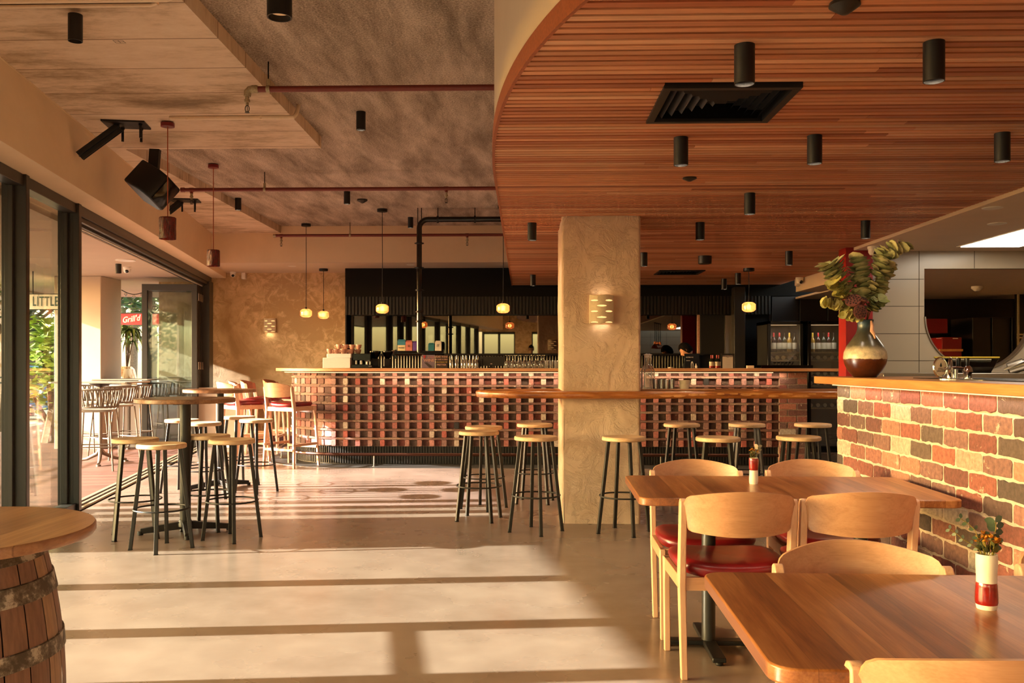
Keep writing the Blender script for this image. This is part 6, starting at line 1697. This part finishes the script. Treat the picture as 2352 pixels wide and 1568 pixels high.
# terrace camera and lamp
v = W(272, 621, 12.6); t = thing('ceiling_downlight', 'grey cylinder downlight on the terrace ceiling', 'downlight', (v.x, v.y, 2.72)); m = MB(); m.lathe([(.04, 0), (.04, -.13), (.034, -.13)], n=20, cap=False); m.build('housing', 'graphite', t)
v = W(292, 630, 13.0); cctv((v.x, v.y, 2.72), 'white dome security camera on the terrace ceiling by the open doors', r=.05)
v = W(250, 600, 12.0); m = MB(); m.lathe([(.13, 0), (.13, -.008), (.11, -.012)], n=28); tag(m.build('ceiling_disc', 'white_plastic', None, loc=(W(278, 600, 12.).x, 12., 2.72)), 'flush round speaker disc in the terrace ceiling', 'ceiling disc')
t = thing('string_lights', 'dark festoon cable with small bulbs strung under the terrace awning', 'string lights'); m = MB(); P = []
A_, B_ = W(270, 660, 17), W(345, 662, 17)
P = [A_.lerp(B_, i/16)+Vector((0, 0, -.12*sin(pi*i/16))) for i in range(17)]; m.tube(P, .008, 6); m.build('cable', 'black_matte', t)
for i in (4, 8, 12): m = MB(); m.lathe([(.012, 0), (.03, -.05), (.0001, -.085)], tuple(P[i]), 12); m.build('bulb', 'clear_glass', t)
# ================================================================== PEOPLE
def person(loc, rz, H, lab, glasses=False, head_down=.35, arm='phone', skin_k=1):
    t = thing('person', lab, 'person', loc, rz); k = H/1.75
    def V(*p): return Vector(p)*k
    hd = head_down
    neck = V(0, .0, 1.47); h0 = V(0, .035+.02*hd, 1.54)
    J = {'pelvis': (V(0, 0, .94), .135), 'waist': (V(0, 0, 1.1), .12), 'chest': (V(0, -.005, 1.28), .15), 'collar': (V(0, -.01, 1.41), .09), 'neck': (neck, .055), 'skull': (h0, .06)}
    E = [('pelvis', 'waist'), ('waist', 'chest'), ('chest', 'collar'), ('collar', 'neck'), ('neck', 'skull')]
    for s_, n in ((-1, 'L'), (1, 'R')):
        J['hip'+n] = (V(s_*.095, 0, .88), .095); J['knee'+n] = (V(s_*.11, .02, .49), .058); J['calf'+n] = (V(s_*.112, -.005, .34), .055); J['ankle'+n] = (V(s_*.115, -.02, .09), .036); J['toe'+n] = (V(s_*.13, .13, .04), .032)
        E += [('pelvis', 'hip'+n), ('hip'+n, 'knee'+n), ('knee'+n, 'calf'+n), ('calf'+n, 'ankle'+n), ('ankle'+n, 'toe'+n)]
        J['sh'+n] = (V(s_*.175, -.01, 1.39), .06); J['el'+n] = (V(s_*.235, .02, 1.12), .042); J['wr'+n] = (V(s_*.09, .26, 1.16), .027); J['palm'+n] = (V(s_*.055, .33, 1.19), .034)
        E += [('collar', 'sh'+n), ('sh'+n, 'el'+n), ('el'+n, 'wr'+n), ('wr'+n, 'palm'+n)]
        for q in range(4):
            a = J['palm'+n][0]+V(s_*(-.02), .02, .028-.019*q); b = a+V(-s_*.02, .035, .0); c = b+V(-s_*.03, .008, 0)
            J['f%d%s' % (q, n)] = (a, .0095); J['g%d%s' % (q, n)] = (b, .0085); J['h%d%s' % (q, n)] = (c, .007)
            E += [('palm'+n, 'f%d%s' % (q, n)), ('f%d%s' % (q, n), 'g%d%s' % (q, n)), ('g%d%s' % (q, n), 'h%d%s' % (q, n))]
        a = J['palm'+n][0]+V(-s_*.01, -.015, .035); J['t0'+n] = (a, .01); J['t1'+n] = (a+V(-s_*.02, .02, .02), .008); E += [('palm'+n, 't0'+n), ('t0'+n, 't1'+n)]
    def skin(names, edges, scale, name, mat, parent):
        ids = {n: i for i, n in enumerate(names)}; me = bpy.data.meshes.new(name); me.from_pydata([J[n][0] for n in names], [(ids[a], ids[b]) for a, b in edges], [])
        me.materials.append(M[mat]); o = bpy.data.objects.new(name, me); COL.objects.link(o); o.parent = parent
        md = o.modifiers.new('skin', 'SKIN'); sv = me.skin_vertices[0].data if me.skin_vertices else None
        if sv is None:
            import bmesh
            bm = bmesh.new(); bm.from_mesh(me); bm.verts.layers.skin.verify(); bm.to_mesh(me); bm.free(); sv = me.skin_vertices[0].data
        for n, i in ids.items():
            r = J[n][1]*k*scale; w = 1.32 if n in ('pelvis', 'waist', 'chest') else 1.
            sv[i].radius = (r*w, r) if True else r
            sv[i].use_root = (n in ('pelvis', 'waist') and i == 0)
        md.use_smooth_shade = True; sb = o.modifiers.new('sub', 'SUBSURF'); sb.levels = 1; sb.render_levels = 2
        return o
    body = skin(list(J), E, 1., 'body', 'skin', t)
    # head: sculpted ellipsoid with face
    m = MB(); hc = V(0, .045+.03*hd, 1.63-.01*hd)
    def hf(u, v):
        a = 2*pi*u; b = pi*(v-.5); x = cos(b)*cos(a)*.075; y = cos(b)*sin(a)*.095; z = sin(b)*.118
        if z < 0: x *= 1-.28*(-z/.118)**1.3; 
        if y > 0:
            fz = z/.118; y *= .93
            y += .024*math.exp(-((x/.012)**2+((z+.012)/.022)**2))            # nose
            y -= .010*math.exp(-(((abs(x)-.031)/.014)**2+((z-.012)/.012)**2)) # eye sockets
            y += .006*math.exp(-((x/.022)**2+((z+.058)/.008)**2))            # lips
            y += .006*math.exp(-((x/.02)**2+((z+.095)/.014)**2))
        return (x, y, z)
    R3 = Matrix.Translation(hc) @ Matrix.Rotation(-hd, 4, 'X') @ Matrix.Scale(k, 4)
    m.grid(lambda u, v: tuple(R3 @ Vector(hf(u, v))), 48, 36, cu=True)
    for s_ in (-1, 1):
        m.lathe([(.0001, -.012), (.014, -.008), (.02, 0), (.014, .007), (.0001, .004)], n=14, T=R3 @ Matrix.Translation((s_*.076, -.005, -.005)) @ Matrix.Rotation(s_*pi/2, 4, 'Y') @ Matrix.Scale(1.5, 4, (1, 0, 0)), cap=False)
    m.build('head', 'skin', body, recalc=False, angle=80)
    m = MB()
    for s_ in (-1, 1): m.lathe([(.0001, .0), (.009, .003), (.0001, .006)], n=12, T=R3 @ Matrix.Translation((s_*.031, .072, .012)) @ Matrix.Rotation(-pi/2, 4, 'X'), cap=False); m.tube([R3 @ Vector((s_*.018, .083, .033)), R3 @ Vector((s_*.045, .074, .032))], .003, 6)
    m.build('eyes', 'black_gloss', body)
    m = MB()
    def hr(u, v):
        a = 2*pi*u; f_ = max(0., min(1., (sin(a)+.1)/.6)); f_ = f_*f_*(3-2*f_); b0 = .17*f_-.2*(1-f_); b = pi*(b0+(.5-b0)*v)
        g_ = 1+.02*sin(a*9)*cos(b*5); x = cos(b)*cos(a)*.085*g_; y = cos(b)*sin(a)*.106*g_-.002; z = sin(b)*.133*g_; return tuple(R3 @ Vector((x, y, z)))
    m.grid(hr, 40, 14, cu=True); m.build('hair', 'hair', t, recalc=False, angle=80)
    if glasses:
        m = MB()
        for s_ in (-1, 1): m.tube([R3 @ Vector((s_*.033+.022*cos(a), .092, .012+.016*sin(a))) for a in [2*pi*i/18 for i in range(18)]], .0025*k, 6, closed=True); m.tube([R3 @ Vector((s_*.055, .09, .016)), R3 @ Vector((s_*.078, .0, .012))], .002*k, 6)
        m.tube([R3 @ Vector((-.011, .094, .016)), R3 @ Vector((.011, .094, .016))], .002*k, 6); m.build('glasses', 'black_gloss', t)
    sh = ['waist', 'pelvis', 'chest', 'collar', 'shL', 'elL', 'shR', 'elR']
    skin(sh, [('pelvis', 'waist'), ('waist', 'chest'), ('chest', 'collar'), ('collar', 'shL'), ('shL', 'elL'), ('collar', 'shR'), ('shR', 'elR')], 1.14, 'shirt', 'black_cloth', t)
    tr_ = ['pelvis', 'hipL', 'kneeL', 'calfL', 'ankleL', 'hipR', 'kneeR', 'calfR', 'ankleR']
    skin(tr_, [('pelvis', 'hipL'), ('hipL', 'kneeL'), ('kneeL', 'calfL'), ('calfL', 'ankleL'), ('pelvis', 'hipR'), ('hipR', 'kneeR'), ('kneeR', 'calfR'), ('calfR', 'ankleR')], 1.16, 'trousers', 'denim', t)
    for s_ in (-1, 1): m = MB(); m.prism(rrect(s_*.12*k-.045*k, s_*.12*k+.045*k, -.07*k, .19*k, .04*k, 5), 0, .075*k, 'Z'); m.build('shoe', 'black_matte', t, bevel=.02)
    return t
# photographer: stands behind the camera, only his reflection shows in the bar mirror
Ym = 14.68; u_ = (1220-PX)/F; dref = 29.6
xr_ = u_*dref*cos(TH)-dref*sin(TH); yr_ = u_*dref*sin(TH)+dref*cos(TH)
person((xr_, 2*Ym-yr_, 0), 0, 1.97, 'person in black T-shirt and glasses looking down, seen only in the bar mirror', True, .5)
v = W(1588, 800, 13.7); person((v.x-.02, v.y, 0), radians(75), 1.66, 'dark-haired person in a black shirt bent over behind the bar, right of the column', False, .75)
# ================================================================== LIGHT
w = bpy.data.worlds.new('world'); sc.world = w; w.use_nodes = True; nt = w.node_tree; bg = nt.nodes['Background']
sky = nt.nodes.new('ShaderNodeTexSky'); sky.sky_type = 'NISHITA'; sky.sun_disc = False; sky.sun_elevation = radians(19.3); sky.sun_rotation = radians(264); sky.air_density = 1.2; sky.dust_density = 2.5
mixn = nt.nodes.new('ShaderNodeMix'); mixn.data_type = 'RGBA'; mixn.blend_type = 'MULTIPLY'; mixn.inputs[0].default_value = 1.; mixn.inputs[7].default_value = (1.12, .96, .76, 1)
nt.links.new(sky.outputs[0], mixn.inputs[6]); nt.links.new(mixn.outputs[2], bg.inputs[0]); bg.inputs[1].default_value = SKY
def lamp(typ, name, loc, energy, color=(1, .8, .58), **k):
    l = bpy.data.lights.new(name, typ); l.energy = energy; l.color = color
    for a_, b_ in k.items(): setattr(l, a_, b_)
    o = bpy.data.objects.new(name, l); COL.objects.link(o); o.location = loc; return o
sd = Vector((2.15, .23, -.755)); sun = lamp('SUN', 'sun', (-20, 0, 10), SUN, (1, .96, .93), angle=radians(.5)); sun.rotation_euler = sd.to_track_quat('-Z', 'Y').to_euler()
for (x, y, z) in LIGHTS: lamp('POINT', 'pendant_lamp', (x, y, z-.0), 5, (1, .66, .38), shadow_soft_size=.03)
for px, py, z, lab, g in DL[:18]:
    x, y, zz = onc(px, py, z); o = lamp('SPOT', 'downlight_lamp', (x, y, zz-.125), DOWN, (1, .79, .57), spot_size=radians(130), spot_blend=.7, shadow_soft_size=.03)
# strips under the worktops; other area lamps follow
def strip(loc, sx, sy, e, rot, col=(1, .72, .46)):
    o = lamp('AREA', 'strip_lamp', loc, e, col, shape='RECTANGLE', size=sx, size_y=sy); o.rotation_euler = rot; return o
strip((BX-.035, BY-2.6, ZU-.012), .02, 5.2, 4, (0, radians(12), 0), (1, .8, .6))
strip((.7, YB-.1, 1.208), 5.3, .02, 12, (radians(8), 0, 0))
strip((sl.x, YC0-.03, sl.z-.12), .12, .03, 0.07, (0, 0, 0), (1, .8, .5)); strip((sl.x, YC0-.03, sl.z+.12), .12, .03, .04, (pi, 0, 0), (1, .8, .5))
v = WY(620.5, 747, 15.19); strip((v.x, 15.15, v.z-.12), .12, .03, .2, (0, 0, 0), (1, .8, .5))
strip((4.71, 8.4, ZW-.02), .5, 1.6, 8, (0, 0, 0), (1, .9, .75))
strip((5.2, 0., ZW-.02), .6, 1.6, 20, (0, 0, 0), (1, .9, .75))  # fill lamp added in the unseen part of the kitchen, no fitting modelled
for x0, w_ in ((fx, fw), (gx, gw)): strip((x0+w_/2, 13.79, fz[0]+.32), w_*.7, .02, .8, (radians(20), 0, 0), (1, .9, .8))
